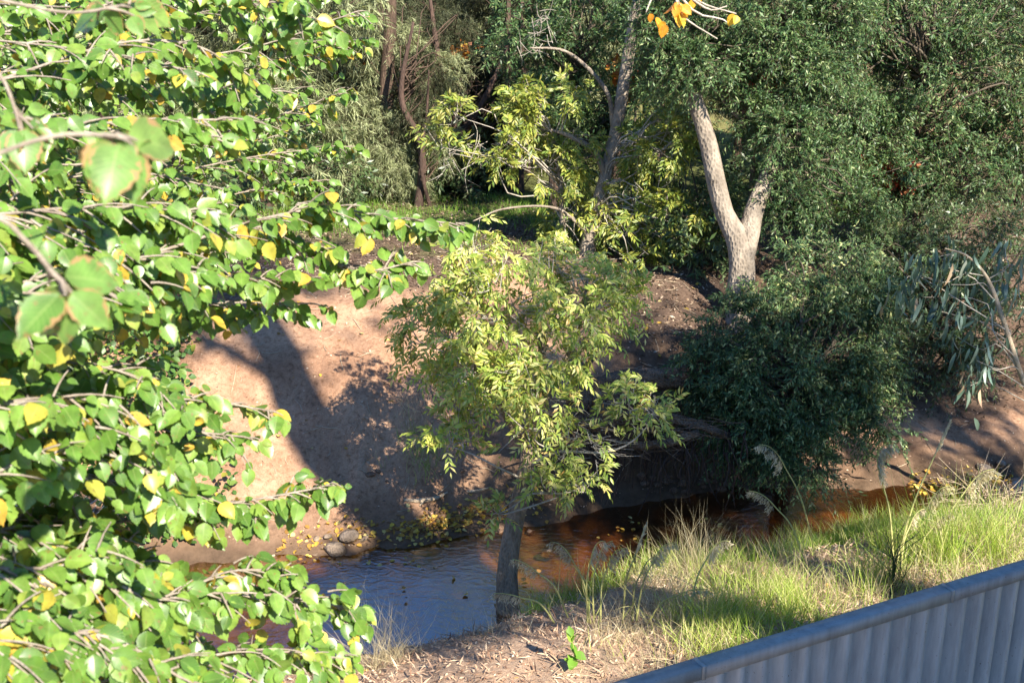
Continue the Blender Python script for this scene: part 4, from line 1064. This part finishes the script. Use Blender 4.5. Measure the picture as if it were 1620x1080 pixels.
o = g.build('hanging_roots', M['bark_red']); tag(o, 'tangle of thin brown roots hanging from the undercut bank to the water', 'roots')
g = Geo()
for i_ in range(34):
    a = at(rng.uniform(870, 1040), rng.uniform(640, 715), 14.0 + rng.uniform(-.2, .2)); d = nrm(np.array([rng.normal() + .5, rng.normal() * .25, rng.normal() * .28 - .1])) * rng.uniform(.4, 1.2)
    ln = spline([a, a + d * .5 + rng.normal(size=3) * .06, a + d], 8); tubes(g, ln, np.linspace(rng.uniform(.008, .02), .004, 8), 5)
    for j_ in range(2):
        q_ = ln[rng.integers(3, 7)]; e = q_ + nrm(rng.normal(size=(1, 3)))[0] * rng.uniform(.15, .35); tubes(g, spline([q_, (q_ + e) / 2 + rng.normal(size=3) * .02, e], 5), np.linspace(.006, .003, 5), 4)
tag(g.build('dead_brush', M['log']), 'tangle of bare dead branches caught on the logs behind the ash tree', 'brush')
# sticks on the bank
def stick(label, pix, r, mat='stick', fork=None):
    pts = []
    for px, py in pix:
        p, t = ground_hit(px, py); pts.append(p + UP * r * .7)
    g = Geo(); rough_tube(g, pts, [r * .6, r, r * .8, r * .4], 18, 8, .08, int(rng.integers(90)))
    if fork:
        q_ = [ground_hit(*p)[0] + UP * r for p in fork]; rough_tube(g, q_, [r * .6, r * .3], 8, 6, .05, 3)
    tag(g.build('fallen_stick', M[mat]), label, 'stick')
stick('pale forked stick lying on the shaded bank above the leaves', [(640, 793), (665, 794), (690, 790), (708, 781)], .032, fork=[(672, 795), (664, 803)])
stick('shorter pale stick lying on the bank beside the ash trunk', [(738, 779), (755, 778), (776, 772)], .024)
stick('dark stick half sunk at the near water edge by the stones', [(380, 905), (410, 890), (435, 880)], .03)

# ------------------------------------------------------------------ stones
def stone_mesh(r, seed):
    g = Geo(); n1, n2 = 12, 9
    th = np.linspace(0, np.pi, n2)[1:-1]; ph = np.arange(n1) / n1 * 2 * np.pi
    Pn = np.array([[np.sin(a) * np.cos(b), np.sin(a) * np.sin(b), np.cos(a)] for a in th for b in ph])
    Pn = np.concatenate([Pn, [[0, 0, 1], [0, 0, -1]]])
    d = 1 + .7 * fbm(Pn[:, 0] * 1.6 + seed * 3.1, Pn[:, 1] * 1.6 + Pn[:, 2] * 1.9, seed, 3)
    sc = np.array([1, rng.uniform(.65, .95), rng.uniform(.34, .55)])
    V = Pn * d[:, None] * sc * r
    m = len(th); f = []
    for a in range(m - 1):
        for b in range(n1):
            f.append((a * n1 + b, (a + 1) * n1 + b, (a + 1) * n1 + (b + 1) % n1, a * n1 + (b + 1) % n1))
    top = len(V) - 2; bot = top + 1
    tri = [(top, b, (b + 1) % n1) for b in range(n1)] + [(bot, (m - 1) * n1 + (b + 1) % n1, (m - 1) * n1 + b) for b in range(n1)]
    g.add(V, [np.array(f), np.array(tri)]); return g
def stone(label, px, py, rpx, mat='rock', group=None, sink=.25):
    p, t = ground_hit(px, py); p[2] = max(p[2], -.05)
    r = rpx / F * t
    o = stone_mesh(r, int(rng.integers(1, 300))).build('river_stone', M[mat])
    o.location = Vector(p + UP * r * (.5 - sink)); o.rotation_euler = (rng.uniform(-.2, .2), rng.uniform(-.2, .2), rng.uniform(0, 6))
    tag(o, label, 'stone', group)
stone('largest pale rounded stone at the water edge below the shaded bank', 531, 872, 18)
stone('broad flat pale stone behind the largest one at the water edge', 552, 851, 16)
stone('small oval grey stone, rightmost of the water-edge group', 576, 853, 8)
stone('small pale stone above the largest one at the water edge', 519, 850, 9)
stone('tiny white stone, leftmost of the water-edge group', 501, 853, 6)
stone('brown stone half buried in the middle of the bank', 586, 752, 9, 'rock_dark')
stone('brown stone touching the half buried one on the bank', 597, 746, 6, 'rock_dark')
stone('flat wet stone in the shallow water right of the ash trunk', 838, 842, 12, 'rock_dark', sink=.45)
stone('flat brown stone lying in shallow water left of the ash trunk', 790, 838, 14, 'rock_dark', sink=.45)
stone('grey stone awash in the water below the ash trunk on its right', 868, 893, 14, 'rock', sink=.5)
for px_, py_, r_, lb_ in ((1556, 742, 12, 'largest pale rock on the right bank near the picture edge'), (1584, 734, 8, 'middle-sized pale rock right of the largest rock on the right bank'), (1534, 752, 6, 'small pale rock left of the largest rock on the right bank')):
    stone(lb_, px_, py_, r_)
for i_ in range(34):
    stone('small brown stone in the rubble under the undercut bank', rng.uniform(1010, 1215), rng.uniform(752, 782), rng.uniform(4, 10), 'rock_dark', 'rubble under the undercut bank')
for i_ in range(16):
    stone('small stone scattered on the lower shaded bank', rng.uniform(440, 780), rng.uniform(740, 860), rng.uniform(2, 5), 'rock_dark', 'pebbles on the far bank')

# ------------------------------------------------------------------ ground litter
def ground_pts(n, x0, x1, y0, y1):
    x = rng.uniform(x0, x1, n); y = rng.uniform(y0, y1, n); return x, y, H(x, y)
def scatter(geo, x, y, z, tpl, s, flat=.5, lift=.01):
    n = len(x); P = np.stack([x, y, z + lift], -1)
    A = rnd(n); A[:, 2] *= .35
    place(geo, tpl, P, A, UP + rng.normal(size=(n, 3)) * flat, rng.uniform(s[0], s[1], n))
g = Geo()
x, y, z = ground_pts(52000, -8, 12, 12.4, 26)
dfv = y - yf(x); nn = fbm(x * .7, y * .7, 51, 4) * 2
p_ = sm(.9, 1.9, dfv + nn * 1.2 - np.interp(x, [-3, .5, 2, 5, 8], [4.2, 3.2, .2, .8, 1.4]) + .9)
k = (dfv > .3) & (rng.random(len(x)) < p_)
scatter(g, x[k], y[k], z[k], diamond(.18, .12), (.03, .10))
tag(g.build('leaf_litter', M['litter']), 'dry brown leaf litter spread over the forest floor', 'leaf litter', kind='stuff')
g = Geo()
# yellow leaves gathered at the far water edge
n = 900; px = np.concatenate([rng.normal(700, 60, n // 2), rng.uniform(440, 860, n // 3), rng.uniform(1440, 1600, n // 6)])
xx = []; 
for a in px:
    base_py = np.interp(a, [430, 560, 640, 720, 800, 860, 1440, 1600], [875, 850, 842, 830, 805, 800, 775, 768])
    p, t = ground_hit(a, base_py + rng.normal() * 14 - 6)
    xx.append(p)
xx = np.array(xx); xx[:, 2] = np.maximum(xx[:, 2], .012)
scatter(g, xx[:, 0], xx[:, 1], xx[:, 2], ELM_FAR, (.05, .085), .45, .012)
x, y, z = ground_pts(330, -6, 6, 12.4, 20); k = (y - yf(x)) > .2
scatter(g, x[k], y[k], z[k], ELM_FAR, (.05, .09), .4, .012)
x, y, z = ground_pts(60, -2, 6, 7, 12); z = np.maximum(z, .015)
scatter(g, x, y, z, ELM_FAR, (.05, .09), .4, .012)
# floating raft by the dark water
fx_ = []
for i_ in range(110):
    q_ = at(rng.choice([1115, 1000, 640, 480]) + rng.normal() * 26, rng.choice([832, 850, 890]) + rng.normal() * 9, 1.0) - CAM; fx_.append(CAM + q_ * (-CAM[2] / q_[2]))
fx_ = np.array(fx_); fx_ = fx_[H(fx_[:, 0], fx_[:, 1]) < 0]
scatter(g, fx_[:, 0], fx_[:, 1], fx_[:, 2], ELM_FAR, (.045, .075), .08, .008)
tag(g.build('fallen_leaves', M['yellow']), 'fallen yellow and orange leaves scattered along the creek edges', 'fallen leaves', kind='stuff')
g = Geo()
x, y, z = ground_pts(30000, -3, 8, 6.2, 12.5)
dnv = yn(x) - y; k = (dnv > .08)
scatter(g, x[k], y[k], z[k], diamond(.17, .08), (.02, .07), .4, .008)
x, y, z = ground_pts(9000, -3, 8, 6.2, 12.5); k = (yn(x) - y) > .08
scatter(g, x[k], y[k], z[k], diamond(.05, .04), (.08, .2), .3, .012)
tag(g.build('bark_mulch', M['mulch']), 'pinkish brown bark chips covering the near bank', 'mulch', kind='stuff')

g = Geo()
x, y, z = ground_pts(420, -6, 7, 12.5, 19); k = (y - yf(x)) > .3; x, y, z = x[k], y[k], z[k]
an = rng.uniform(0, np.pi, len(x)); ln_ = rng.uniform(.08, .38, len(x)); dx = np.cos(an) * ln_; dy = np.sin(an) * ln_
p0 = np.stack([x, y, z + .008], -1); p2_ = np.stack([x + dx, y + dy, H(x + dx, y + dy) + .010], -1)
p1_ = (p0 + p2_) / 2 + rng.normal(size=p0.shape) * .015; p1_[:, 2] = H(p1_[:, 0], p1_[:, 1]) + .012
tubes(g, np.stack([p0, p1_, p2_], 1), np.tile([.004, .006, .003], (len(x), 1)), 4)
tag(g.build('twig_litter', M['stick']), 'short dry twigs lying about on the far bank', 'twigs', kind='stuff')
# grit and twigs on the far bank soil
g = Geo()
x, y, z = ground_pts(9000, -7, 8, 12.3, 18); k = (y - yf(x)) > .1
scatter(g, x[k], y[k], z[k], diamond(.3, .1), (.015, .045), .5, .004)
tag(g.build('soil_crumbs', M['mulch']), 'small crumbs of soil and bark on the far bank', 'soil', kind='stuff')

# ------------------------------------------------------------------ grass
def grass(geo, x, y, z, h, w_=1.0, lean=.35, light=.2):
    n = len(x); P = np.stack([x, y, z - .01], -1)
    A = UP + rng.normal(size=(n, 3)) * lean; A[:, 2] = np.abs(A[:, 2]) + .25
    N = rng.normal(size=(n, 3)); N[:, 2] = -.3
    S = rng.uniform(h[0], h[1], n)
    place(geo, GRASS, P, A, N, S, np.full(n, .30) * w_)
# lush near bank
g = Geo()
x, y, z = ground_pts(120000, .1, 9, 6.3, 13.6)
dnv = yn(x) - y
dens = sm(-.05, .25, fbm(x * 1.1, y * 1.1, 77, 3) * 2 + .10) * sm(.8, 2.2, x + fbm(x * 2, y * 2, 5) * 1.5)
dens = np.clip(dens * 1.4 + .12 * sm(1.2, 2.2, x), 0, 1)
dens = np.maximum(dens, (dnv < .5) * sm(.0, .5, x) * .8)
dens = dens * np.where((x > 4.6) & (dnv < 1.2) & (dnv > .25), .15, 1)
k = (dnv > .02) & (rng.random(len(x)) < dens * .72)
grass(g, x[k], y[k], z[k], (.12, .44), .9, .45)
tag(g.build('bank_grass', M['grass']), 'bright green and straw grass on the near bank behind the fence', 'grass', kind='stuff')
g = Geo()
x, y, z = ground_pts(52000, .0, 9, 6.3, 13.4); dnv = yn(x) - y
k = (dnv > .05) & (rng.random(len(x)) < sm(.15, .7, fbm(x * 1.3 + 7, y * 1.3, 91, 3) * 2 + .42) * sm(.3, 1.6, x + fbm(x * 2, y * 2, 5)) * .75)
grass(g, x[k], y[k], z[k], (.10, .42), .6, .7)
tag(g.build('straw_grass', M['dry']), 'dry straw-coloured grass tangled through the green grass of the near bank', 'grass', kind='stuff')
g = Geo()
x, y, z = ground_pts(60000, .1, 8, 9.0, 13.6); dnv = yn(x) - y
k = (dnv > 0) & (dnv < .75 + .3 * fbm(x * 2, y * 2, 3) * 2) & (rng.random(len(x)) < sm(1.6, 2.6, x) + .25 * (x < 1.2))
grass(g, x[k], y[k], z[k], (.10, .24), .7, .3)
tag(g.build('waterside_grass', M['lawn']), 'soft bright green grass along the near water edge', 'grass', kind='stuff')
g = Geo()
x, y, z = ground_pts(30000, -6, 8, 18.5, 26)
k = (fbm(x * .6, y * .6, 88, 3) * 2 + .12 > rng.random(len(x)) * .5) & ((y - yf(x)) > 5.5)
grass(g, x[k], y[k], z[k], (.08, .25), 1.3)
tag(g.build('forest_grass', M['lawn']), 'patchy green grass on the shaded forest floor', 'grass', kind='stuff')
# sparse tufts of green on the far bank (each a thing)
def tuft(label, p, n, h, mat, name='grass_tuft', cat='grass tuft', spread=.10, lean=.5, wv=.8, group=None):
    g = Geo(); q_ = p + rng.normal(size=(n, 3)) * np.array([spread, spread, 0])
    q_[:, 2] = H(q_[:, 0], q_[:, 1])
    grass(g, q_[:, 0], q_[:, 1], q_[:, 2], h, wv, lean)
    tag(g.build(name, M[mat]), label, cat, group)
tuft('thin green tuft on the shaded far bank left of the ash crown', ground_hit(668, 720)[0], 150, (.15, .4), 'grass', spread=.16, lean=.4)
tuft('pale olive tuft high on the far bank beside the ash leaves', ground_hit(655, 660)[0], 110, (.12, .3), 'dry', spread=.16, lean=.4)
# dry grass clumps along the near bank
for lab, px, py, n, h in (('big straw-coloured grass clump at the bottom edge left of the mulch', 610, 1050, 260, (.35, .95)),
                          ('thin straw grass clump by the blue reflection', 790, 1000, 90, (.2, .5)),
                          ('straw grass clump leaning over dark water at the green point', 1100, 905, 260, (.35, .9)),
                          ('dry grass clump in the middle of the near bank', 1060, 960, 150, (.25, .6)),
                          ('pale dry grass clump near the right edge above the fence', 1590, 880, 170, (.2, .55)),
                          ('dry grass clump between mulch and green grass', 980, 1010, 160, (.15, .45)),
                          ('straw grass clump on the sunny mound behind the fence', 1240, 900, 170, (.2, .5))):
    tuft(lab, ground_hit(px, py)[0], n, h, 'dry', 'dry_grass_clump', 'grass clump', .16, .55, .45)
for lab, px, py, n, h in (('tall lush grass clump of broad green blades right of the seed stems', 1490, 885, 190, (.5, 1.15)),
                          ('tall bright green grass clump at the right edge above the fence', 1570, 885, 190, (.45, 1.0)),
                          ('green grass clump leaning behind the fence top', 1380, 930, 160, (.25, .6)),
                          ('green grass clump where the fence leaves the picture', 1130, 990, 160, (.2, .5))):
    tuft(lab, ground_hit(px, py)[0], n, h, 'grass', 'green_grass_clump', 'grass clump', .14, .42, .9)

# seed-headed stems
def seed_stem(label, base, tip, t, curl, mat='stalk', nsp=26, size=1.0, name='seeding_grass', group=None, erect=False):
    """a tall stem with a one-sided nodding head; base and tip in pixels."""
    p0, tb_ = ground_hit(*base) 
    tt = tb_ if t is None else t
    p2 = at(tip[0], tip[1], tt)
    root = thing(name, label, 'grass stem', p0, group)
    side = nrm(np.array([[p2[0] - p0[0], 0, 0]]))[0] if abs(p2[0] - p0[0]) > .02 else np.array([1.0, 0, 0])
    mid = p0 + (p2 - p0) * .55 + UP * .06 - side * .03
    g = Geo(); ln = spline([p0 - UP * .03, mid, p2], 14)
    hl = .36 * size
    cd = np.array([curl * 1.0, rng.normal() * .2, 0])
    s = np.linspace(0, 1, 9)
    dd = nrm(p2 - mid)
    cu = nrm(cd + np.array([0, 0, 1e-3])); bendk = min(1.0, abs(curl) + .35)
    dirs = nrm(dd[None] * (1 - s[:, None] * (0 if erect else 1)) + (0 if erect else 1) * s[:, None] * (cu * .55 - UP * .12 * bendk))
    head = p2 + np.concatenate([np.zeros((1, 3)), np.cumsum(dirs[:-1] * hl / 8, axis=0)])
    tubes(g, np.concatenate([ln, head[1:]]), np.linspace(.011, .004, 14 + 8), 5)
    # a few narrow leaves up the stem
    for u in (.15, .3, .45):
        q_ = ln[int(u * 13)][None]
        place(g, GRASS, q_, UP * .8 + rnd(1) * .6, rnd(1), np.array([rng.uniform(.25, .45)]), np.array([.35]))
    g.build('stem', M[mat], root)
    h = Geo()
    u = rng.random(nsp * 2); c = np.stack([np.interp(u, s, head[:, i_]) for i_ in range(3)], -1)
    A = np.tile(-UP * (.8 if not erect else -.9) + cu * .45, (len(u), 1)) + rng.normal(size=(len(u), 3)) * .16
    if erect: A = A + nrm(p2 - mid) * .8
    ln_ = rng.uniform(.05, .13, len(u)) * size * (1.1 - .5 * u)
    e = c + nrm(A) * ln_[:, None]
    tubes(h, np.stack([c, (c + e) / 2, e], 1), np.tile([.0012, .0012, .001], (len(u), 1)), 3)
    for f_ in (.2, .4, .6, .8, 1.0):
        place(h, SPIKE, c + (e - c) * f_, A + rng.normal(size=A.shape) * .3, rng.normal(size=A.shape), rng.uniform(.035, .055, len(u)) * max(size, .8))
    h.build('seed_head', M['plume'], root)
seed_stem('tall seed stem with a feathery head, standing alone left of the fence clump', (1290, 870), (1240, 735), None, -.35, size=1.15)
seed_stem('seed stem with a drooping head beside the tall lone one', (1275, 890), (1225, 800), None, -.7, nsp=26, size=.9)
seed_stem('arching seed stem whose plume nods right over the green grass', (1415, 905), (1392, 750), None, .55, nsp=44, size=1.2)
seed_stem('tallest straight straw seed stem leaning right above the fence', (1415, 900), (1478, 722), None, .4, 'stalk', 34, 1.0, erect=True)
seed_stem('green seed stem with a plume bending right at the pool', (1470, 890), (1528, 775), None, .8, nsp=40, size=1.15)
seed_stem('seed stem with a plume between the straight stem and the bending one', (1440, 890), (1468, 800), None, .6, nsp=36, size=1.0)
seed_stem('low plume in front of the small pool', (1450, 900), (1475, 835), None, .6, nsp=34, size=.8)
seed_stem('low plume right of the arching stem', (1425, 910), (1440, 830), None, .5, nsp=24, size=.7)
NB_ = [((935, 985), (905, 885), -.5), ((930, 985), (935, 885), .2), ((940, 985), (945, 890), .5), ((950, 985), (962, 895), .9), ((985, 985), (1004, 880), .1), ((1000, 985), (1015, 905), .2), ((1005, 990), (1035, 885), .25), ((1020, 990), (1075, 940), .6), ((900, 975), (850, 905), -.4), ((880, 985), (825, 945), -.7), ((1090, 980), (1120, 880), .25)]
LB_ = ['leftmost leaning seed stem of the row by the mulch', 'seed stem with a clustered head in the middle of the mulch row', 'seed stem with a bowed head right of the clustered one', 'seed stem arching far right with a comb-like head', 'tall thin seed stem with a narrow upright head', 'shorter seed stem beside the narrow upright one', 'seed stem with a double drooping head', 'low seed stem bowing right into the green grass', 'open branching seed stem over the brown water', 'straw stem arching left in front of the ash trunk base', 'thin seed stem at the edge of the green point']
for (b_, t_, c_), lab in zip(NB_, LB_):
    seed_stem(lab, b_, t_, None, c_, 'stalk', 24, .8, erect=('upright head' in lab and 'tall' in lab))

# leafy weed and dark stemmed weed on the near bank
p, t = ground_hit(905, 1060)
root = thing('leafy_weed', 'small broad-leaved green weed growing in the mulch', 'weed', p)
g = Geo(); ln = spline([p, p + np.array([.02, 0, .15]), p + np.array([-.01, 0, .34])], 8); tubes(g, ln, np.linspace(.006, .003, 8), 5); g.build('stem', M['grass'], root)
g = Geo(); q_ = ln[rng.integers(2, 8, 12)]; place(g, ELM, q_, rnd(12) + UP * .2, UP + rnd(12) * .5, rng.uniform(.08, .13, 12)); g.build('foliage', M['lawn'], root)
p, t = ground_hit(1410, 940)
root = thing('twiggy_weed', 'dark thin-stemmed weed poking up just behind the fence top', 'weed', p)
g = Geo()
for i_ in range(22):
    a = p + UP * rng.uniform(.1, .5) + np.array([rng.normal() * .05, 0, 0]); e = a + np.array([rng.normal() * .16, rng.normal() * .08, rng.uniform(.15, .4)])
    tubes(g, spline([p, a, e], 8), np.linspace(.006, .003, 8), 4)
g.build('stem', M['shrub'], root)

# ------------------------------------------------------------------ ivy and dead twigs on the left bank
g = Geo()
n = 26000; x = rng.uniform(-9, -2.6, n); y = rng.uniform(8.6, 17.5, n); z = H(x, y)
dfv = y - yf(x); dnv = yn(x) - y
edge = -3.0 - .35 * (y - 12) + fbm(x, y, 8, 3) * 2.5
k = (((dfv > .25) & (x < edge - .6)) | ((dnv > .1) & (x < -2.6))) & (fbm(x * 1.5, y * 1.5, 61, 3) * 2 + .45 > rng.random(n) * .7)
x, y, z = x[k], y[k], z[k]; P = np.stack([x, y, z + rng.random(len(x)) ** 1.5 * .5], -1)
place(g, ELM_FAR, P, rnd(len(x)) - UP * .2, UP + SUNV + rnd(len(x)) * .8, rng.uniform(.07, .12, len(x)))
tag(g.build('ivy', M['ivy']), 'low ivy-like greenery covering the left end of the banks', 'ground cover', kind='stuff')
for lab, px, py in (('heap of dead grey twigs in the ivy at the left, upper one', 150, 470), ('heap of dead grey twigs at the water edge on the far left', 70, 820)):
    p, t = ground_hit(px, py); g = Geo()
    for i_ in range(120):
        a = p + rng.normal(size=3) * np.array([.5, .35, .05]) + UP * rng.uniform(0, .35)
        d = nrm(np.array([rng.normal(), rng.normal() * .5, rng.normal() * .35])) * rng.uniform(.3, .9)
        tubes(g, spline([a - d / 2, a + rng.normal(size=3) * .05, a + d / 2], 6), np.linspace(.009, .003, 6), 4)
    tag(g.build('dead_brush', M['twig']), lab, 'brush')

# ------------------------------------------------------------------ trees beside the picture that shade the creek
def shade_gum(label, x, y, h, r, blobs, group=None, per=26):
    b = np.array([x, y, float(H(x, y))])
    root = thing('gum_tree', label, 'tree', b, group)
    trn = np.array([b - UP * .3, b + UP * h * .35 + np.array([.05, .05, 0]), b + UP * h * .7 + np.array([-.1, .1, 0]), b + UP * h])
    wood_build([(trn, [r, r * .88, r * .75, r * .3], (.3, .4))], 'trunk', M['bark_pale'], root, 17, .03, 16)
    w = Geo(); lf = Geo()
    leafy_crown([(b + np.array(c), np.array(rr), wt) for c, rr, wt in blobs], per, 7, 9, EUC, (.25, .4), lf, w, trunk_samples([trn[1:]]), (.4, .8), .4, .35, .6, .06)
    tag(w.build('twigs', M['twig'], root), kind='stuff'); lf.build('crown', M['euc'], root)
b_ = np.array([8.9, 2.3, float(H(8.9, 2.3))])
root = thing('gum_tree', 'tall smooth-barked gum leaning over the house right of the viewer', 'tree', b_)
trn = np.array([b_ - UP * .3, [8.3, 1.9, 4.5], [7.2, 1.2, 8.4], [5.95, .8, 11.3], [5.75, .35, 13.6], [6.3, -.5, 17.0], [6.2, -.9, 20.0]])
sidel = np.array([[5.95, .8, 11.6], [5.3, 1.2, 13.2], [4.4, 1.3, 14.6], [3.6, 1.0, 16.0]])
wood_build([(trn, [.36, .31, .30, .33, .36, .32, .16], (.3, .4)), (sidel, [.12, .10, .08, .03], None)], 'trunk', M['bark_pale'], root, 17, .03, 16)
w = Geo(); lf = Geo()
leafy_crown([(np.array([6.2, -.9, 20.5]), np.array([2.2, 2.2, 1.2]), 1.2), (np.array([3.6, 1.0, 16.2]), np.array([1.0, 1.0, .6]), .5), (np.array([5.1, 1.15, 9.7]), np.array([.46, .36, .32]), 1.2)], 26, 7, 9, EUC, (.25, .4), lf, w, np.concatenate([trunk_samples([trn[4:]]), spline(sidel, 12), trn[2:3]]), (.4, .8), .4, .35, .6, .05)  # last small clump added only to shade the creek bed
tag(w.build('twigs', M['twig'], root), kind='stuff'); lf.build('crown', M['euc'], root)
shade_gum('spreading gum tree beyond the house right of the viewer', 9.4, 1.0, 13.6, .28, [((-.2, .0, 12.2), (2.2, 2.0, .9), 1.6), ((1.7, -1.0, 12.2), (1.6, 1.1, .7), 1.3)], per=34)
shade_gum('loose-crowned gum tree farthest right of the viewer along the creek', 15.0, 2.2, 13.0, .25, [((-.3, .2, 13), (2.6, 2.2, 1.2), 1.2), ((-1.5, 1.0, 11.8), (1.8, 1.6, .8), .8)], per=20)
# unseen, added house with its roofline set to shade the fence
hs_ = np.array([SUNV[0], SUNV[1], 0]) / math.hypot(SUNV[0], SUNV[1])
hb = A0 + hs_ * 6.05; hb[2] = 1.2
hx = dirv.copy(); hy = np.array([-dirv[1], dirv[0], 0])
shade_house = thing('shade_house', 'unseen two-storey rendered house with a hipped steel roof right behind the viewer', 'shade_house', hb)
def hp_(u, v, z): return hb + hx * u + hy * v + np.array([0, 0, z - 1.2])
def box(g, u0, u1, v0, v1, z0, z1):
    v = np.array([hp_(u, v_, z) for u in (u0, u1) for v_ in (v0, v1) for z in (z0, z1)])
    g.add(v, [np.array([(0, 1, 3, 2), (4, 6, 7, 5), (0, 4, 5, 1), (2, 3, 7, 6), (0, 2, 6, 4), (1, 5, 7, 3)])])
ZT = 7.88
g = Geo(); box(g, .25, 3.8, -6.4, -.35, .9, ZT - .1); g.build('wall', M['render'], shade_house, smooth=False)
g = Geo()
c = [(-.1, -6.8), (4.2, -6.8), (4.2, 0), (-.1, 0)]
g.add(np.array([hp_(u, v, ZT - .14) for u, v in c] + [hp_(u, v, ZT) for u, v in c] + [hp_(1.7, -3.4, ZT + 1.3), hp_(2.4, -3.4, ZT + 1.3)]),
      [np.array([(3, 2, 1, 0), (0, 1, 5, 4), (1, 2, 6, 5), (2, 3, 7, 6), (3, 0, 4, 7), (4, 5, 9, 8), (6, 7, 8, 9)]), np.array([(5, 6, 9), (7, 4, 8)])])
g.build('roof', M['steel_cap'], shade_house, smooth=False)
for uu in (.5, 2.2):
    for zz in (2.2, 5.0):
        g = Geo(); box(g, uu, uu + 1.4, -.36, -.29, zz, zz + 1.2); wn = g.build('window', M['steel'], shade_house, smooth=False)
        g = Geo(); box(g, uu + .1, uu + 1.3, -.30, -.27, zz + .1, zz + 1.1); g.build('pane', M['bark_dark'], wn, smooth=False)
# ------------------------------------------------------------------ camera, light, sky
cam = bpy.data.cameras.new('camera'); cam.sensor_width = 36; cam.lens = 36 * F / 1620.0
cam.clip_start = .05; cam.clip_end = 1000
cam.dof.use_dof = True; cam.dof.focus_distance = 10.5; cam.dof.aperture_fstop = 5.6
co = bpy.data.objects.new('camera', cam); COL.objects.link(co)
co.location = Vector([float(a) for a in CAM]); co.rotation_euler = (R(90) - PITCH, 0, 0)
scene.camera = co
sun = bpy.data.lights.new('sun', 'SUN'); sun.energy = 5.0; sun.angle = R(.53); sun.color = (1.0, .93, .80)
so = bpy.data.objects.new('sun', sun); COL.objects.link(so)
so.rotation_euler = Vector([float(-a) for a in SUNV]).to_track_quat('-Z', 'Y').to_euler()
so.location = (6, -8, 14)
wd = bpy.data.worlds.new('World'); scene.world = wd; wd.use_nodes = True
nt = wd.node_tree; nt.nodes.clear()
sk = nt.nodes.new('ShaderNodeTexSky'); sk.sky_type = 'NISHITA'; sk.sun_disc = False; sk.sun_elevation = SUN_EL; sk.sun_rotation = SUN_AZ; sk.ozone_density = 10.0; sk.dust_density = 0
bg = nt.nodes.new('ShaderNodeBackground'); bg.inputs[1].default_value = .09
wo = nt.nodes.new('ShaderNodeOutputWorld'); nt.links.new(sk.outputs[0], bg.inputs[0]); nt.links.new(bg.outputs[0], wo.inputs[0])
vs = scene.view_settings; vs.view_transform = 'Standard'; vs.look = 'None'; vs.gamma = 1; vs.exposure = 1.55
cy = scene.cycles
cy.max_bounces = 8; cy.diffuse_bounces = 4; cy.glossy_bounces = 3; cy.transmission_bounces = 6; cy.transparent_max_bounces = 8
cy.caustics_reflective = False; cy.caustics_refractive = False
